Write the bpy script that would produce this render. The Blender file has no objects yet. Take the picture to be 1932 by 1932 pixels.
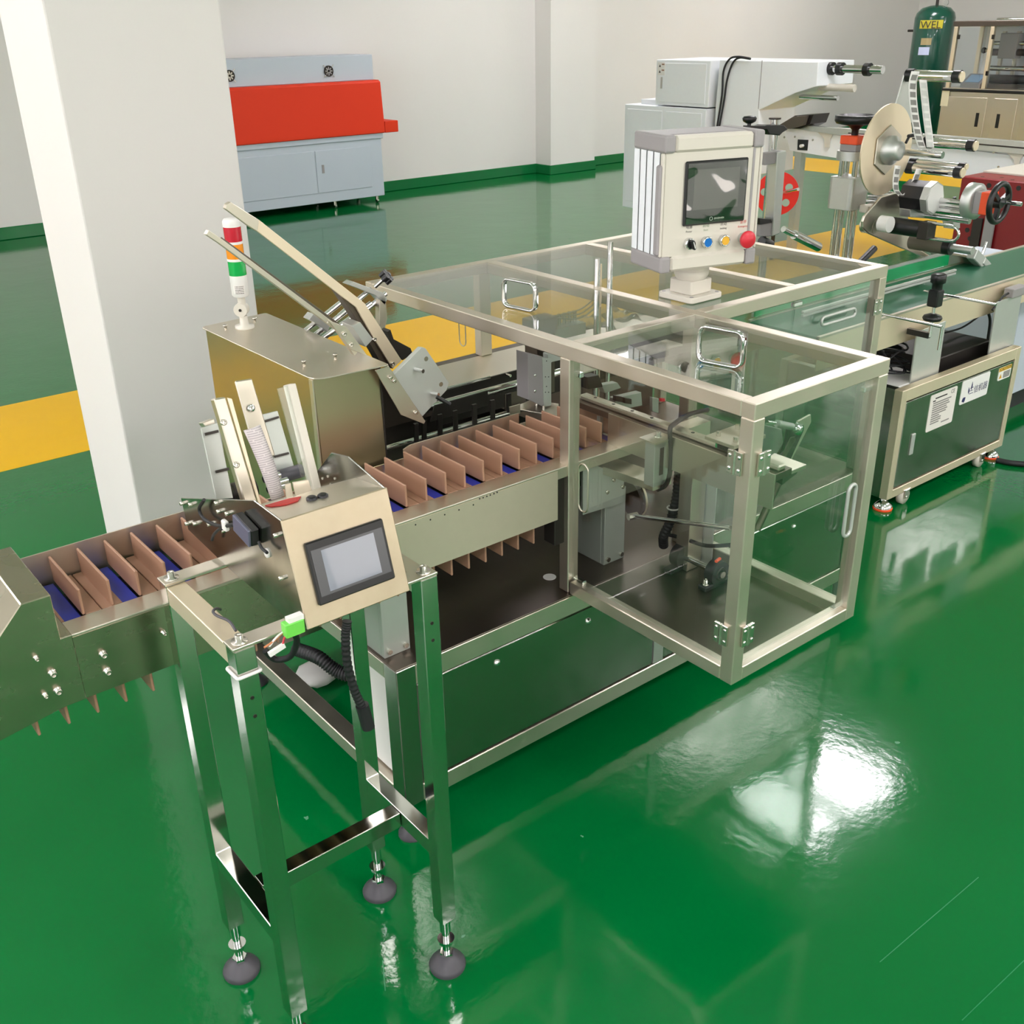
import bpy, bmesh, math, random
from mathutils import Vector, Matrix

random.seed(7)
scene = bpy.context.scene
COL = scene.collection

# ------------------------------------------------------------------ camera
CAM_F, CAM_YAW, CAM_PITCH, CAM_ROLL, CAM_H = 1954.249, 0.66993637, 0.44251755, -0.01888095, 1.70
_cy, _sy, _cp, _sp = math.cos(CAM_YAW), math.sin(CAM_YAW), math.cos(CAM_PITCH), math.sin(CAM_PITCH)
_fw = Vector((_sy*_cp, _cy*_cp, -_sp)); _rt = Vector((_cy, -_sy, 0)); _up = _rt.cross(_fw)
_c, _s = math.cos(CAM_ROLL), math.sin(CAM_ROLL)
C_R = _c*_rt + _s*_up; C_U = -_s*_rt + _c*_up; C_F = _fw
CPOS = Vector((0, 0, CAM_H))
cam_data = bpy.data.cameras.new('camera'); cam = bpy.data.objects.new('camera', cam_data); COL.objects.link(cam)
cam_data.sensor_width = 36.0; cam_data.lens = CAM_F/1932*36.0; cam_data.clip_start = 0.05; cam_data.clip_end = 100
cam.matrix_world = Matrix(((C_R.x, C_U.x, -C_F.x, CPOS.x), (C_R.y, C_U.y, -C_F.y, CPOS.y), (C_R.z, C_U.z, -C_F.z, CPOS.z), (0, 0, 0, 1)))
scene.camera = cam

# ------------------------------------------------------------------ world, exposure
world = bpy.data.worlds.new('world'); scene.world = world; world.use_nodes = True
world.node_tree.nodes['Background'].inputs[0].default_value = (0.8, 0.88, 1.0, 1)
world.node_tree.nodes['Background'].inputs[1].default_value = 1.0
scene.view_settings.view_transform = 'Standard'; scene.view_settings.look = 'None'
scene.view_settings.gamma = 1.0; scene.view_settings.use_curve_mapping = False
scene.view_settings.exposure = EXPOSURE = 0.44
LAMP_STRENGTH, WINDOW_STRENGTH = 30.0, 3.6
try:
    scene.cycles.max_bounces = 7; scene.cycles.diffuse_bounces = 3; scene.cycles.glossy_bounces = 4; scene.cycles.transparent_max_bounces = 12
except Exception: pass

# ------------------------------------------------------------------ helpers
def ray(px, py): return C_R*(px-966) - C_U*(py-966) + C_F*CAM_F
def on(px, py, ax, v):
    d = ray(px, py); ax = 'xyz'.index(ax); return CPOS + d*((v-CPOS[ax])/d[ax])
def onpl(px, py, p0, n):
    d = ray(px, py); n = Vector(n); return CPOS + d*((Vector(p0)-CPOS).dot(n)/d.dot(n))
V = Vector
def lin(c): return tuple(((x/255+0.055)/1.055)**2.4 if x > 10 else x/255/12.92 for x in c)

OFF = {}
class MB:
    def __init__(s): s.v = []; s.f = []; s.sm = []; s.mi = []; s.cur = 0
    def _add(s, vs, fs, smooth=False):
        b = len(s.v); s.v += [tuple(x) for x in vs]
        for f in fs: s.f.append([b+i for i in f]); s.sm.append(smooth); s.mi.append(s.cur)
        return s
    def box(s, x0, x1, y0, y1, z0, z1):
        vs = [(x, y, z) for z in (z0, z1) for y in (y0, y1) for x in (x0, x1)]
        return s._add(vs, [(0,2,3,1), (4,5,7,6), (0,1,5,4), (2,6,7,3), (0,4,6,2), (1,3,7,5)])
    def obox(s, c, u, v, w, hu, hv, hw):
        c, u, v, w = V(c), V(u).normalized(), V(v).normalized(), V(w).normalized()
        vs = [c+u*a*hu+v*b*hv+w*d*hw for d in (-1, 1) for b in (-1, 1) for a in (-1, 1)]
        return s._add(vs, [(0,2,3,1), (4,5,7,6), (0,1,5,4), (2,6,7,3), (0,4,6,2), (1,3,7,5)])
    def bar(s, p0, p1, side, hw, ht):
        """box from p0 to p1; side = width direction, hw half width, ht half thickness"""
        p0, p1 = V(p0), V(p1); d = (p1-p0); L = d.length; d.normalize()
        w = V(side); w = (w - d*w.dot(d)).normalized(); t = d.cross(w)
        return s.obox((p0+p1)/2, d, w, t, L/2, hw, ht)
    def prism(s, pts, vec):
        pts = [V(p) for p in pts]; vec = V(vec); n = len(pts)
        vs = pts + [p+vec for p in pts]
        fs = [tuple(range(n))[::-1], tuple(range(n, 2*n))] + [(i, (i+1) % n, n+(i+1) % n, n+i) for i in range(n)]
        return s._add(vs, fs)
    def cyl(s, p0, p1, r, n=16, r2=None, cap=True):
        p0, p1 = V(p0), V(p1); d = (p1-p0).normalized(); r2 = r if r2 is None else r2
        a = d.orthogonal().normalized(); b = d.cross(a)
        c = [(math.cos(2*math.pi*i/n), math.sin(2*math.pi*i/n)) for i in range(n)]
        A = [p0+a*x*r+b*y*r for x, y in c]; B = [p1+a*x*r2+b*y*r2 for x, y in c]
        s._add(A+B, [(i, (i+1) % n, n+(i+1) % n, n+i) for i in range(n)], n > 8)
        if cap:
            if r > 0: s._add(A, [tuple(range(n))[::-1]])
            if r2 > 0: s._add(B, [tuple(range(n))])
        return s
    def lathe(s, p, axis, prof, n=24):
        p = V(p); d = V(axis).normalized(); a = d.orthogonal().normalized(); b = d.cross(a)
        vs = []
        for r, h in prof:
            for i in range(n):
                t = 2*math.pi*i/n; vs.append(p+d*h+a*math.cos(t)*r+b*math.sin(t)*r)
        fs = []
        for k in range(len(prof)-1):
            for i in range(n): fs.append((k*n+i, k*n+(i+1) % n, (k+1)*n+(i+1) % n, (k+1)*n+i))
        s._add(vs, fs, True)
        s._add(vs[:n], [tuple(range(n))[::-1]]); s._add(vs[-n:], [tuple(range(n))])
        return s
    def tube(s, path, r, n=8, closed=False):
        P = [V(p) for p in path]; m = len(P); rings = []
        up = None
        for i in range(m):
            if closed: d = P[(i+1) % m]-P[i-1]
            else: d = P[min(i+1, m-1)]-P[max(i-1, 0)]
            d.normalize()
            if up is None: up = d.orthogonal().normalized()
            up = (up-d*up.dot(d)); up = up.normalized() if up.length > 1e-6 else d.orthogonal().normalized()
            b = d.cross(up)
            rr = r[i % len(r)] if isinstance(r, (list, tuple)) else r
            rings.append([P[i]+up*math.cos(2*math.pi*k/n)*rr+b*math.sin(2*math.pi*k/n)*rr for k in range(n)])
        vs = [v for R in rings for v in R]; fs = []
        for i in range(m if closed else m-1):
            j = (i+1) % m
            for k in range(n): fs.append((i*n+k, i*n+(k+1) % n, j*n+(k+1) % n, j*n+k))
        s._add(vs, fs, True)
        if not closed: s._add(rings[0], [tuple(range(n))[::-1]]); s._add(rings[-1], [tuple(range(n))])
        return s
    def ball(s, c, r, n=16, sz=1.0):
        prof = [(max(1e-4, r*math.cos(t)), r*sz*math.sin(t)) for t in [math.pi*(k/10-.5) for k in range(11)]]
        return s.lathe(c, (0, 0, 1), prof, n)
    def sheet(s, rows):
        """grid of points -> quads"""
        m = len(rows[0]); vs = [p for r in rows for p in r]
        fs = [(i*m+k, i*m+k+1, (i+1)*m+k+1, (i+1)*m+k) for i in range(len(rows)-1) for k in range(m-1)]
        return s._add(vs, fs, True)
    def mat(s, i): s.cur = i; return s
    def build(s, name, mat, parent=None, bevel=0.0, label=None, off=None, seg=1):
        o = off if off is not None else (OFF[parent.name] if parent is not None else V((0, 0, 0)))
        if parent is None and off is None:
            xs, ys, zs = zip(*s.v); o = V(((min(xs)+max(xs))/2, (min(ys)+max(ys))/2, min(zs)))
        me = bpy.data.meshes.new(name); me.from_pydata([tuple(V(v)-o) for v in s.v], [], s.f)
        me.polygons.foreach_set('use_smooth', s.sm); me.polygons.foreach_set('material_index', s.mi)
        for m in (mat if isinstance(mat, (list, tuple)) else [mat]): me.materials.append(m)
        bm = bmesh.new(); bm.from_mesh(me); bmesh.ops.recalc_face_normals(bm, faces=bm.faces); bm.to_mesh(me); bm.free()
        ob = bpy.data.objects.new(name, me); COL.objects.link(ob)
        if parent is not None: ob.parent = parent; OFF[ob.name] = o
        else: ob.location = o; OFF[ob.name] = o
        if bevel:
            md = ob.modifiers.new('bevel', 'BEVEL'); md.width = bevel; md.segments = seg; md.limit_method = 'ANGLE'; md.angle_limit = 0.7
        if label: ob['label'] = label
        return ob

def thing(name, label, cat, loc=(0, 0, 0), group=None):
    e = bpy.data.objects.new(name, None); COL.objects.link(e); e.location = loc; e.empty_display_size = .05
    e['label'] = label; e['category'] = cat
    if group: e['group'] = group
    OFF[e.name] = V(loc); return e
def tag(o, label, cat, group=None):
    o['label'] = label; o['category'] = cat
    if group: o['group'] = group
    return o
def struct(o): o['kind'] = 'structure'; return o
def copy_part(src, parent, delta):
    c = src.copy(); COL.objects.link(c); c.parent = parent; c.location = src.location + V(delta); OFF[c.name] = OFF[src.name]; return c
def spline(pts, n=8):
    P = [V(p) for p in pts]; P = [P[0]*2-P[1]] + P + [P[-1]*2-P[-2]]; out = []
    for i in range(1, len(P)-2):
        a, b, c, d = P[i-1], P[i], P[i+1], P[i+2]
        for k in range(n):
            t = k/n; out.append(.5*((2*b)+(c-a)*t+(2*a-5*b+4*c-d)*t*t+(3*b-a-3*c+d)*t**3))
    out.append(P[-2]); return out
def rrect(w, h, r, n=5):
    """rounded rectangle outline (2d) centred on 0"""
    o = []
    for cx, cy, a0 in ((w/2-r, h/2-r, 0), (-w/2+r, h/2-r, 90), (-w/2+r, -h/2+r, 180), (w/2-r, -h/2+r, 270)):
        for k in range(n+1):
            a = math.radians(a0+90*k/n); o.append((cx+r*math.cos(a), cy+r*math.sin(a)))
    return o

# ------------------------------------------------------------------ materials
def newmat(name):
    m = bpy.data.materials.new(name); m.use_nodes = True
    return m, m.node_tree, m.node_tree.nodes['Principled BSDF']
def M_plain(name, rgb, rough=.5, metal=0.0, coat=0.0, noise=0.0, bump=0.0, scale=40, spec=.5):
    m, t, b = newmat(name); c = lin(rgb)+(1,)
    b.inputs['Base Color'].default_value = c; b.inputs['Roughness'].default_value = rough
    b.inputs['Metallic'].default_value = metal; b.inputs['Coat Weight'].default_value = coat; b.inputs['Specular IOR Level'].default_value = spec
    if noise or bump:
        g = t.nodes.new('ShaderNodeTexCoord'); n = t.nodes.new('ShaderNodeTexNoise'); n.inputs['Scale'].default_value = scale; n.inputs['Detail'].default_value = 4
        t.links.new(g.outputs['Object'], n.inputs['Vector'])
        if noise:
            mx = t.nodes.new('ShaderNodeMix'); mx.data_type = 'RGBA'
            mx.inputs[6].default_value = tuple(x*(1-noise) for x in c[:3])+(1,); mx.inputs[7].default_value = tuple(min(1, x*(1+noise)) for x in c[:3])+(1,)
            t.links.new(n.outputs['Fac'], mx.inputs[0]); t.links.new(mx.outputs[2], b.inputs['Base Color'])
        if bump:
            bp = t.nodes.new('ShaderNodeBump'); bp.inputs['Strength'].default_value = bump; bp.inputs['Distance'].default_value = .002
            t.links.new(n.outputs['Fac'], bp.inputs['Height']); t.links.new(bp.outputs[0], b.inputs['Normal'])
    return m
def M_steel(name, rgb, r0, r1, stretch=(3, 3, 60), aniso=0.0, bump=.0, stain=0.0):
    """brushed stainless: roughness broken up by stretched noise and smudges"""
    m, t, b = newmat(name); b.inputs['Metallic'].default_value = 1; b.inputs['Base Color'].default_value = lin(rgb)+(1,)
    g = t.nodes.new('ShaderNodeTexCoord'); mp = t.nodes.new('ShaderNodeMapping'); mp.inputs['Scale'].default_value = stretch
    n = t.nodes.new('ShaderNodeTexNoise'); n.inputs['Scale'].default_value = 4; n.inputs['Detail'].default_value = 5
    n2 = t.nodes.new('ShaderNodeTexNoise'); n2.inputs['Scale'].default_value = 7; n2.inputs['Detail'].default_value = 3
    t.links.new(g.outputs['Object'], mp.inputs['Vector']); t.links.new(mp.outputs[0], n.inputs['Vector']); t.links.new(g.outputs['Object'], n2.inputs['Vector'])
    ad = t.nodes.new('ShaderNodeMath'); ad.operation = 'ADD'; t.links.new(n.outputs['Fac'], ad.inputs[0]); t.links.new(n2.outputs['Fac'], ad.inputs[1])
    mr = t.nodes.new('ShaderNodeMapRange'); mr.inputs[1].default_value = .7; mr.inputs[2].default_value = 1.3; mr.inputs[3].default_value = r0; mr.inputs[4].default_value = r1
    t.links.new(ad.outputs[0], mr.inputs[0]); t.links.new(mr.outputs[0], b.inputs['Roughness'])
    if stain:
        n4 = t.nodes.new('ShaderNodeTexNoise'); n4.inputs['Scale'].default_value = 38; n4.inputs['Detail'].default_value = 4; t.links.new(g.outputs['Object'], n4.inputs['Vector'])
        mc_ = t.nodes.new('ShaderNodeMix'); mc_.data_type = 'RGBA'; c = lin(rgb); mc_.inputs[6].default_value = (c[0]*(1-stain*.6), c[1]*(1-stain), c[2]*(1-stain*1.3), 1); mc_.inputs[7].default_value = tuple(min(1, x*1.08) for x in c)+(1,)
        t.links.new(n4.outputs['Fac'], mc_.inputs[0]); t.links.new(mc_.outputs[2], b.inputs['Base Color'])
    if bump:
        bp = t.nodes.new('ShaderNodeBump'); bp.inputs['Strength'].default_value = bump; bp.inputs['Distance'].default_value = .003
        t.links.new(n2.outputs['Fac'], bp.inputs['Height']); t.links.new(bp.outputs[0], b.inputs['Normal'])
    return m
def M_acrylic(name, tint=(.93, .96, .94), ior=1.45, rough=.02):
    m = bpy.data.materials.new(name); m.use_nodes = True; t = m.node_tree; t.nodes.clear()
    out = t.nodes.new('ShaderNodeOutputMaterial'); tr = t.nodes.new('ShaderNodeBsdfTransparent'); tr.inputs[0].default_value = tint+(1,)
    gl = t.nodes.new('ShaderNodeBsdfGlossy'); gl.inputs['Roughness'].default_value = rough
    lw = t.nodes.new('ShaderNodeLayerWeight'); lw.inputs[0].default_value = .5
    pw = t.nodes.new('ShaderNodeMath'); pw.operation = 'POWER'; pw.inputs[1].default_value = 3.0; t.links.new(lw.outputs['Facing'], pw.inputs[0])
    fr = t.nodes.new('ShaderNodeMath'); fr.operation = 'MULTIPLY_ADD'; fr.inputs[1].default_value = .8; fr.inputs[2].default_value = .055; t.links.new(pw.outputs[0], fr.inputs[0])
    mx = t.nodes.new('ShaderNodeMixShader')
    t.links.new(fr.outputs[0], mx.inputs[0]); t.links.new(tr.outputs[0], mx.inputs[1]); t.links.new(gl.outputs[0], mx.inputs[2]); t.links.new(mx.outputs[0], out.inputs[0])
    return m
def M_emit(name, rgb, s):
    m = bpy.data.materials.new(name); m.use_nodes = True; t = m.node_tree; t.nodes.clear()
    out = t.nodes.new('ShaderNodeOutputMaterial'); e = t.nodes.new('ShaderNodeEmission'); e.inputs[0].default_value = rgb+(1,); e.inputs[1].default_value = s
    t.links.new(e.outputs[0], out.inputs[0]); return m

steel = M_steel('satin_steel', (214, 206, 192), .34, .42, (3, 3, 12))
steel_frame = M_steel('satin_frame_steel', (212, 203, 188), .40, .50, (3, 3, 8))
steel_mir = M_steel('mirror_steel', (205, 203, 196), .06, .16, (2, 2, 2), bump=.02)
steel_panel = M_steel('panel_steel', (168, 168, 160), .16, .23, (3, 12, 3))
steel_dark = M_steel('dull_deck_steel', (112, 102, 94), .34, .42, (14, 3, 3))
steel_warm = M_steel('warm_brushed_steel', (236, 222, 198), .52, .60, (12, 3, 3))
alu = M_plain('matte_aluminium', (196, 198, 194), .42, .85, noise=.04)
alu_pale = M_plain('anodised_aluminium', (190, 194, 188), .45, .5, noise=.03)
chrome = M_plain('chrome', (225, 225, 225), .08, 1)
bolt_m = M_plain('zinc_bolt', (205, 200, 190), .25, 1)
dark_iron = M_plain('black_oxide_steel', (62, 58, 55), .42, .7)
black = M_plain('black_plastic', (22, 22, 24), .35)
black_rub = M_plain('black_rubber', (30, 30, 33), .55)
rubber_grey = M_plain('dark_grey_rubber_foot', (70, 68, 74), .45)
white_pl = M_plain('white_plastic', (226, 224, 220), .4)
cream_pl = M_plain('cream_plastic', (206, 201, 188), .4)
grey_pl = M_plain('grey_plastic', (150, 146, 146), .45)
brown_div = M_plain('brown_divider', (164, 126, 102), .5, noise=.06, scale=15)
blue_link = M_plain('blue_chain_link', (28, 50, 165), .4)
red_pl = M_plain('red_plastic', (205, 40, 55), .35)
orange_pl = M_plain('orange_plastic', (242, 84, 40), .4)
acrylic = M_acrylic('clear_acrylic')
white_paint = M_plain('white_paint_steel', (230, 234, 237), .4, noise=.02)
bluegrey_paint = M_plain('blue_grey_paint_steel', (192, 201, 212), .4)
def M_film(name):
    m = M_acrylic(name, (.9, .9, .88), rough=.05); t = m.node_tree
    g = t.nodes.new('ShaderNodeTexCoord'); n = t.nodes.new('ShaderNodeTexNoise'); n.inputs['Scale'].default_value = 9; n.inputs['Detail'].default_value = 1; n.inputs['Distortion'].default_value = .6
    bp = t.nodes.new('ShaderNodeBump'); bp.inputs['Strength'].default_value = .75; bp.inputs['Distance'].default_value = .012
    t.links.new(g.outputs['Object'], n.inputs['Vector']); t.links.new(n.outputs['Fac'], bp.inputs['Height'])
    for nd in t.nodes:
        if nd.type == 'BSDF_GLOSSY': t.links.new(bp.outputs[0], nd.inputs['Normal'])
        if nd.type == 'MATH' and nd.operation == 'MULTIPLY_ADD': nd.inputs[2].default_value = .15
    return m
film_m = M_film('crinkled_film')
screen_m = M_plain('dark_screen_glass', (40, 42, 44), .12, coat=.5)
# ------------------------------------------------------------------ room shell
XL, XR, YF, YB, ZC = -3.6, 16.6, -4.2, 10.25, 3.9
def wall_mat(name, rgb):
    m, t, b = newmat(name); b.inputs['Roughness'].default_value = .75
    g = t.nodes.new('ShaderNodeTexCoord')
    n = t.nodes.new('ShaderNodeTexNoise'); n.inputs['Scale'].default_value = 1.3; n.inputs['Detail'].default_value = 4
    n2 = t.nodes.new('ShaderNodeTexNoise'); n2.inputs['Scale'].default_value = 22; n2.inputs['Detail'].default_value = 5
    t.links.new(g.outputs['Object'], n.inputs['Vector']); t.links.new(g.outputs['Object'], n2.inputs['Vector'])
    mx = t.nodes.new('ShaderNodeMix'); mx.data_type = 'RGBA'; c = lin(rgb)
    mx.inputs[6].default_value = tuple(x*.95 for x in c)+(1,); mx.inputs[7].default_value = c+(1,)
    t.links.new(n.outputs['Fac'], mx.inputs[0]); t.links.new(mx.outputs[2], b.inputs['Base Color'])
    bp = t.nodes.new('ShaderNodeBump'); bp.inputs['Strength'].default_value = .18; bp.inputs['Distance'].default_value = .004
    t.links.new(n2.outputs['Fac'], bp.inputs['Height']); t.links.new(bp.outputs[0], b.inputs['Normal'])
    return m
wall_m = wall_mat('painted_plaster', (232, 229, 225))
ceil_m = M_plain('ceiling_paint', (236, 236, 234), .8)

def epoxy(name, rgb, rgb2):
    m, t, b = newmat(name); g = t.nodes.new('ShaderNodeTexCoord')
    n = t.nodes.new('ShaderNodeTexNoise'); n.inputs['Scale'].default_value = .9; n.inputs['Detail'].default_value = 6
    t.links.new(g.outputs['Object'], n.inputs['Vector'])
    mx = t.nodes.new('ShaderNodeMix'); mx.data_type = 'RGBA'; mx.inputs[6].default_value = lin(rgb)+(1,); mx.inputs[7].default_value = lin(rgb2)+(1,)
    t.links.new(n.outputs['Fac'], mx.inputs[0]); t.links.new(mx.outputs[2], b.inputs['Base Color'])
    b.inputs['Roughness'].default_value = .09; b.inputs['IOR'].default_value = 1.42
    vo = t.nodes.new('ShaderNodeTexVoronoi'); vo.inputs['Scale'].default_value = 4.5; t.links.new(g.outputs['Object'], vo.inputs['Vector'])
    nz = t.nodes.new('ShaderNodeTexNoise'); nz.inputs['Scale'].default_value = 120; t.links.new(g.outputs['Object'], nz.inputs['Vector'])
    sb = t.nodes.new('ShaderNodeMath'); sb.operation = 'MULTIPLY_ADD'; sb.inputs[1].default_value = .05; t.links.new(nz.outputs['Fac'], sb.inputs[0]); t.links.new(vo.outputs['Distance'], sb.inputs[2])
    lt = t.nodes.new('ShaderNodeMath'); lt.operation = 'LESS_THAN'; lt.inputs[1].default_value = .052; t.links.new(sb.outputs[0], lt.inputs[0])
    mx2 = t.nodes.new('ShaderNodeMix'); mx2.data_type = 'RGBA'; mx2.inputs[7].default_value = (.10, .30, .17, 1) if 'green' in name else (.6, .5, .2, 1)
    t.links.new(mx.outputs[2], mx2.inputs[6]); t.links.new(lt.outputs[0], mx2.inputs[0]); t.links.new(mx2.outputs[2], b.inputs['Base Color'])
    # orange-peel waviness of a hand-rolled resin floor, sharper in some patches
    n1 = t.nodes.new('ShaderNodeTexNoise'); n1.inputs['Scale'].default_value = 44; n1.inputs['Detail'].default_value = 3
    n2 = t.nodes.new('ShaderNodeTexNoise'); n2.inputs['Scale'].default_value = 3.0; n2.inputs['Detail'].default_value = 2
    t.links.new(g.outputs['Object'], n1.inputs['Vector']); t.links.new(g.outputs['Object'], n2.inputs['Vector'])
    b1 = t.nodes.new('ShaderNodeBump'); b1.inputs['Strength'].default_value = .06; b1.inputs['Distance'].default_value = .004
    n3 = t.nodes.new('ShaderNodeTexNoise'); n3.inputs['Scale'].default_value = .8; t.links.new(g.outputs['Object'], n3.inputs['Vector'])
    mr3 = t.nodes.new('ShaderNodeMapRange'); mr3.inputs[1].default_value = .42; mr3.inputs[2].default_value = .62; mr3.inputs[3].default_value = .03; mr3.inputs[4].default_value = .13
    t.links.new(n3.outputs['Fac'], mr3.inputs[0]); t.links.new(mr3.outputs[0], b1.inputs['Strength'])
    b2 = t.nodes.new('ShaderNodeBump'); b2.inputs['Strength'].default_value = .10; b2.inputs['Distance'].default_value = .02
    t.links.new(n1.outputs['Fac'], b1.inputs['Height']); t.links.new(n2.outputs['Fac'], b2.inputs['Height'])
    t.links.new(b2.outputs[0], b1.inputs['Normal']); t.links.new(b1.outputs[0], b.inputs['Normal'])
    return m
floor_m = epoxy('green_epoxy', (0, 97, 41), (0, 107, 49))
stripe_m = epoxy('yellow_epoxy', (212, 164, 0), (228, 180, 2)); stripe_m.node_tree.nodes['Principled BSDF'].inputs['IOR'].default_value = 1.22; stripe_m.node_tree.nodes['Principled BSDF'].inputs['Roughness'].default_value = .3
skirt_m = epoxy('green_skirting', (10, 100, 50), (30, 122, 68))

floor = struct(MB().box(XL-.2, XR+.2, YF-.2, YB+.2, -.1, 0).build('floor', floor_m))
for a in ((XL, XR, 4.55, 5.45), (11.0, 12.05, 5.45, YB)):
    MB().box(a[0], a[1], a[2], a[3], -.01, .0008).build('painted_stripe', stripe_m, floor)
struct(MB().box(XL-.2, XR+.2, YF-.2, YB+.2, ZC, ZC+.1).build('ceiling', ceil_m))
struct(MB().box(XL-.2, XR+.2, YB, YB+.2, 0, ZC).build('wall_back', wall_m))
struct(MB().box(XR, XR+.2, YF, YB, 0, ZC).build('wall_right', wall_m))
fw = [(-2.4, .4), (1.6, 4.4), (5.6, 8.4), (9.6, 12.4)]  # unseen window openings, added behind the camera for extra front light
w = MB(); w.box(XL, XR, YF-.2, YF, 0, .9); w.box(XL, XR, YF-.2, YF, 2.9, ZC)
xs_ = [XL]+[x for a in fw for x in a]+[XR]
for i in range(0, len(xs_), 2): w.box(xs_[i], xs_[i+1], YF-.2, YF, .9, 2.9)
struct(w.build('wall_front', wall_m))
# left wall with three windows
wins = [(-3.2, -.6), (.6, 3.2), (4.4, 7.0)]
w = MB(); w.box(XL-.2, XL, YF, YB, 0, .9); w.box(XL-.2, XL, YF, YB, 2.9, ZC)
ys = [YF]+[y for a in wins for y in a]+[YB]
for i in range(0, len(ys), 2): w.box(XL-.2, XL, ys[i], ys[i+1], .9, 2.9)
struct(w.build('wall_left', wall_m))
pane_m = M_emit('daylight_pane', (1.0, .955, .985), WINDOW_STRENGTH)
for k, (a, b) in enumerate(wins):
    f = MB()
    for y in (a, (a+b)/2-.025, b-.05): f.box(XL-.14, XL-.06, y, y+.05, .9, 2.9)
    for z in (.9, 2.85): f.box(XL-.14, XL-.06, a, b, z, z+.05)
    fr = struct(f.build('window_%d' % (k+1), white_paint))
    for y0, y1 in ((a+.05, (a+b)/2-.025), ((a+b)/2+.025, b-.05)):
        MB().box(XL-.12, XL-.11, y0, y1, .95, 2.85).build('pane', pane_m, fr)
warm_pane_m = M_emit('warm_fill_pane', (1.0, .92, .86), WINDOW_STRENGTH*.74)  # glowing panes of the added windows, brightening the camera-facing steel
for k, (a, b) in enumerate(fw):
    f = MB()
    for x in (a, (a+b)/2-.025, b-.05): f.box(x, x+.05, YF-.14, YF-.06, .9, 2.9)
    for z in (.9, 2.85): f.box(a, b, YF-.14, YF-.06, z, z+.05)
    fr = struct(f.build('window_%d' % (k+4), white_paint))
    for x0, x1 in ((a+.05, (a+b)/2-.025), ((a+b)/2+.025, b-.05)):
        MB().box(x0, x1, YF-.12, YF-.11, .95, 2.85).build('pane', warm_pane_m, fr)
# pilaster on the back wall, free-standing pillar
px0, px1 = 8.60, 9.32
struct(MB().box(px0, px1, YB-.28, YB, 0, ZC).build('wall_pilaster', wall_m))
struct(MB().box(.96, 1.468, 3.2, 3.63, 0, ZC).build('wall_pillar', wall_mat('pillar_plaster', (226, 222, 218)), bevel=.006, seg=2))
b = MB(); h = .11
b.box(XL, px0, YB-.018, YB, 0, h); b.box(px0-.015, px1+.015, YB-.295, YB-.28, 0, h); b.box(px0-.015, px0, YB-.28, YB, 0, h); b.box(px1, px1+.015, YB-.28, YB, 0, h); b.box(px1, XR, YB-.018, YB, 0, h)
struct(b.build('baseboard_back', skirt_m, bevel=.006))
struct(MB().box(XR-.018, XR, YF, YB-.02, 0, h).build('baseboard_right', skirt_m))
struct(MB().box(XL, XL+.018, YF, YB-.02, 0, h).build('baseboard_left', skirt_m))
struct(MB().box(XL+.02, XR-.02, YF, YF+.018, 0, h).build('baseboard_front', skirt_m))

# ------------------------------------------------------------------ ceiling lamps
lamp_glow = M_emit('led_diffuser', (1.0, .945, .985), LAMP_STRENGTH)
LAMPS = [(5.76, 3.55), (7.6, 7.6), (-1.8, 3.3), (-1.8, 7.6), (-1.8, -1.5), (2.2, -1.5), (6.0, -1.5), (10.2, -1.5), (12.5, 3.3), (14.2, -1.5), (12.2, 7.8)]
for lx, ly in LAMPS:
    if True:
        t = thing('ceiling_lamp', 'white ceiling lamp with two lit square diffusers', 'lamp', (lx, ly, ZC), 'ceiling lamps')
        MB().box(lx-.70, lx+.70, ly-.36, ly+.36, ZC-.08, ZC).build('housing', white_paint, t, bevel=.01)
        for s in (-.38, .38):
            MB().box(lx+s-.27, lx+s+.27, ly-.32, ly+.32, ZC-.095, ZC-.08).build('diffuser', lamp_glow, t)

# scuff lines in the resin
scuff_m = M_plain('pale_scuff', (30, 128, 78), .3)
for a, b, w_ in (((1660, 1815), (1846, 1655), .0007), ((1815, 1925), (1932, 1812), .0007), ((722, 1812), (727, 1870), .0012)):
    A, B = on(*a, 'z', .0003), on(*b, 'z', .0003); MB().bar(A, B, (0, 0, 1), .0003, w_).build('scuff_line', scuff_m, floor)
# ------------------------------------------------------------------ machine base cabinet
T = .032
BX0, BX1, BY0, BY1, BZ0, BZ1 = .935, 2.60, 1.583, 2.43, .10, .472
base = thing('machine_base', 'low steel base cabinet with dark mirror panels under the carton conveyor', 'cabinet', (BX0, BY0, 0))
for x in (BX0, BX1-.05):
    for y in (BY0, BY1-.05):
        p = MB().box(x, x+.05, y, y+.05, BZ0, BZ1-.004).build('corner_post', steel_panel, base, bevel=.002)
        f = MB(); f.cyl((x+.025, y+.025, .02), (x+.025, y+.025, BZ0), .008, 10); f.lathe((x+.025, y+.025, 0), (0, 0, 1), [(.032, 0), (.032, .006), (.014, .024), (.010, .03)], 16)
        f.build('levelling_foot', rubber_grey, base)
for y in (BY0, BY1-.045):
    MB().box(BX0+.05, BX1-.05, y, y+.045, BZ0, BZ0+.047).build('bottom_rail', steel, base, bevel=.002)
    MB().box(BX0+.05, BX1-.05, y, y+.045, BZ1-.055, BZ1-.004).build('top_rail', steel, base, bevel=.002)
for x in (BX0, BX1-.045):
    MB().box(x, x+.045, BY0+.05, BY1-.05, BZ0, BZ0+.04).build('bottom_rail', steel, base, bevel=.002)
    MB().box(x, x+.045, BY0+.05, BY1-.05, BZ1-.044, BZ1-.004).build('top_rail', steel, base, bevel=.002)
dk = MB().box(BX0, BX1, BY0, BY1, BZ1-.004, BZ1).build('deck', steel_dark, base, bevel=.001)
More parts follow.
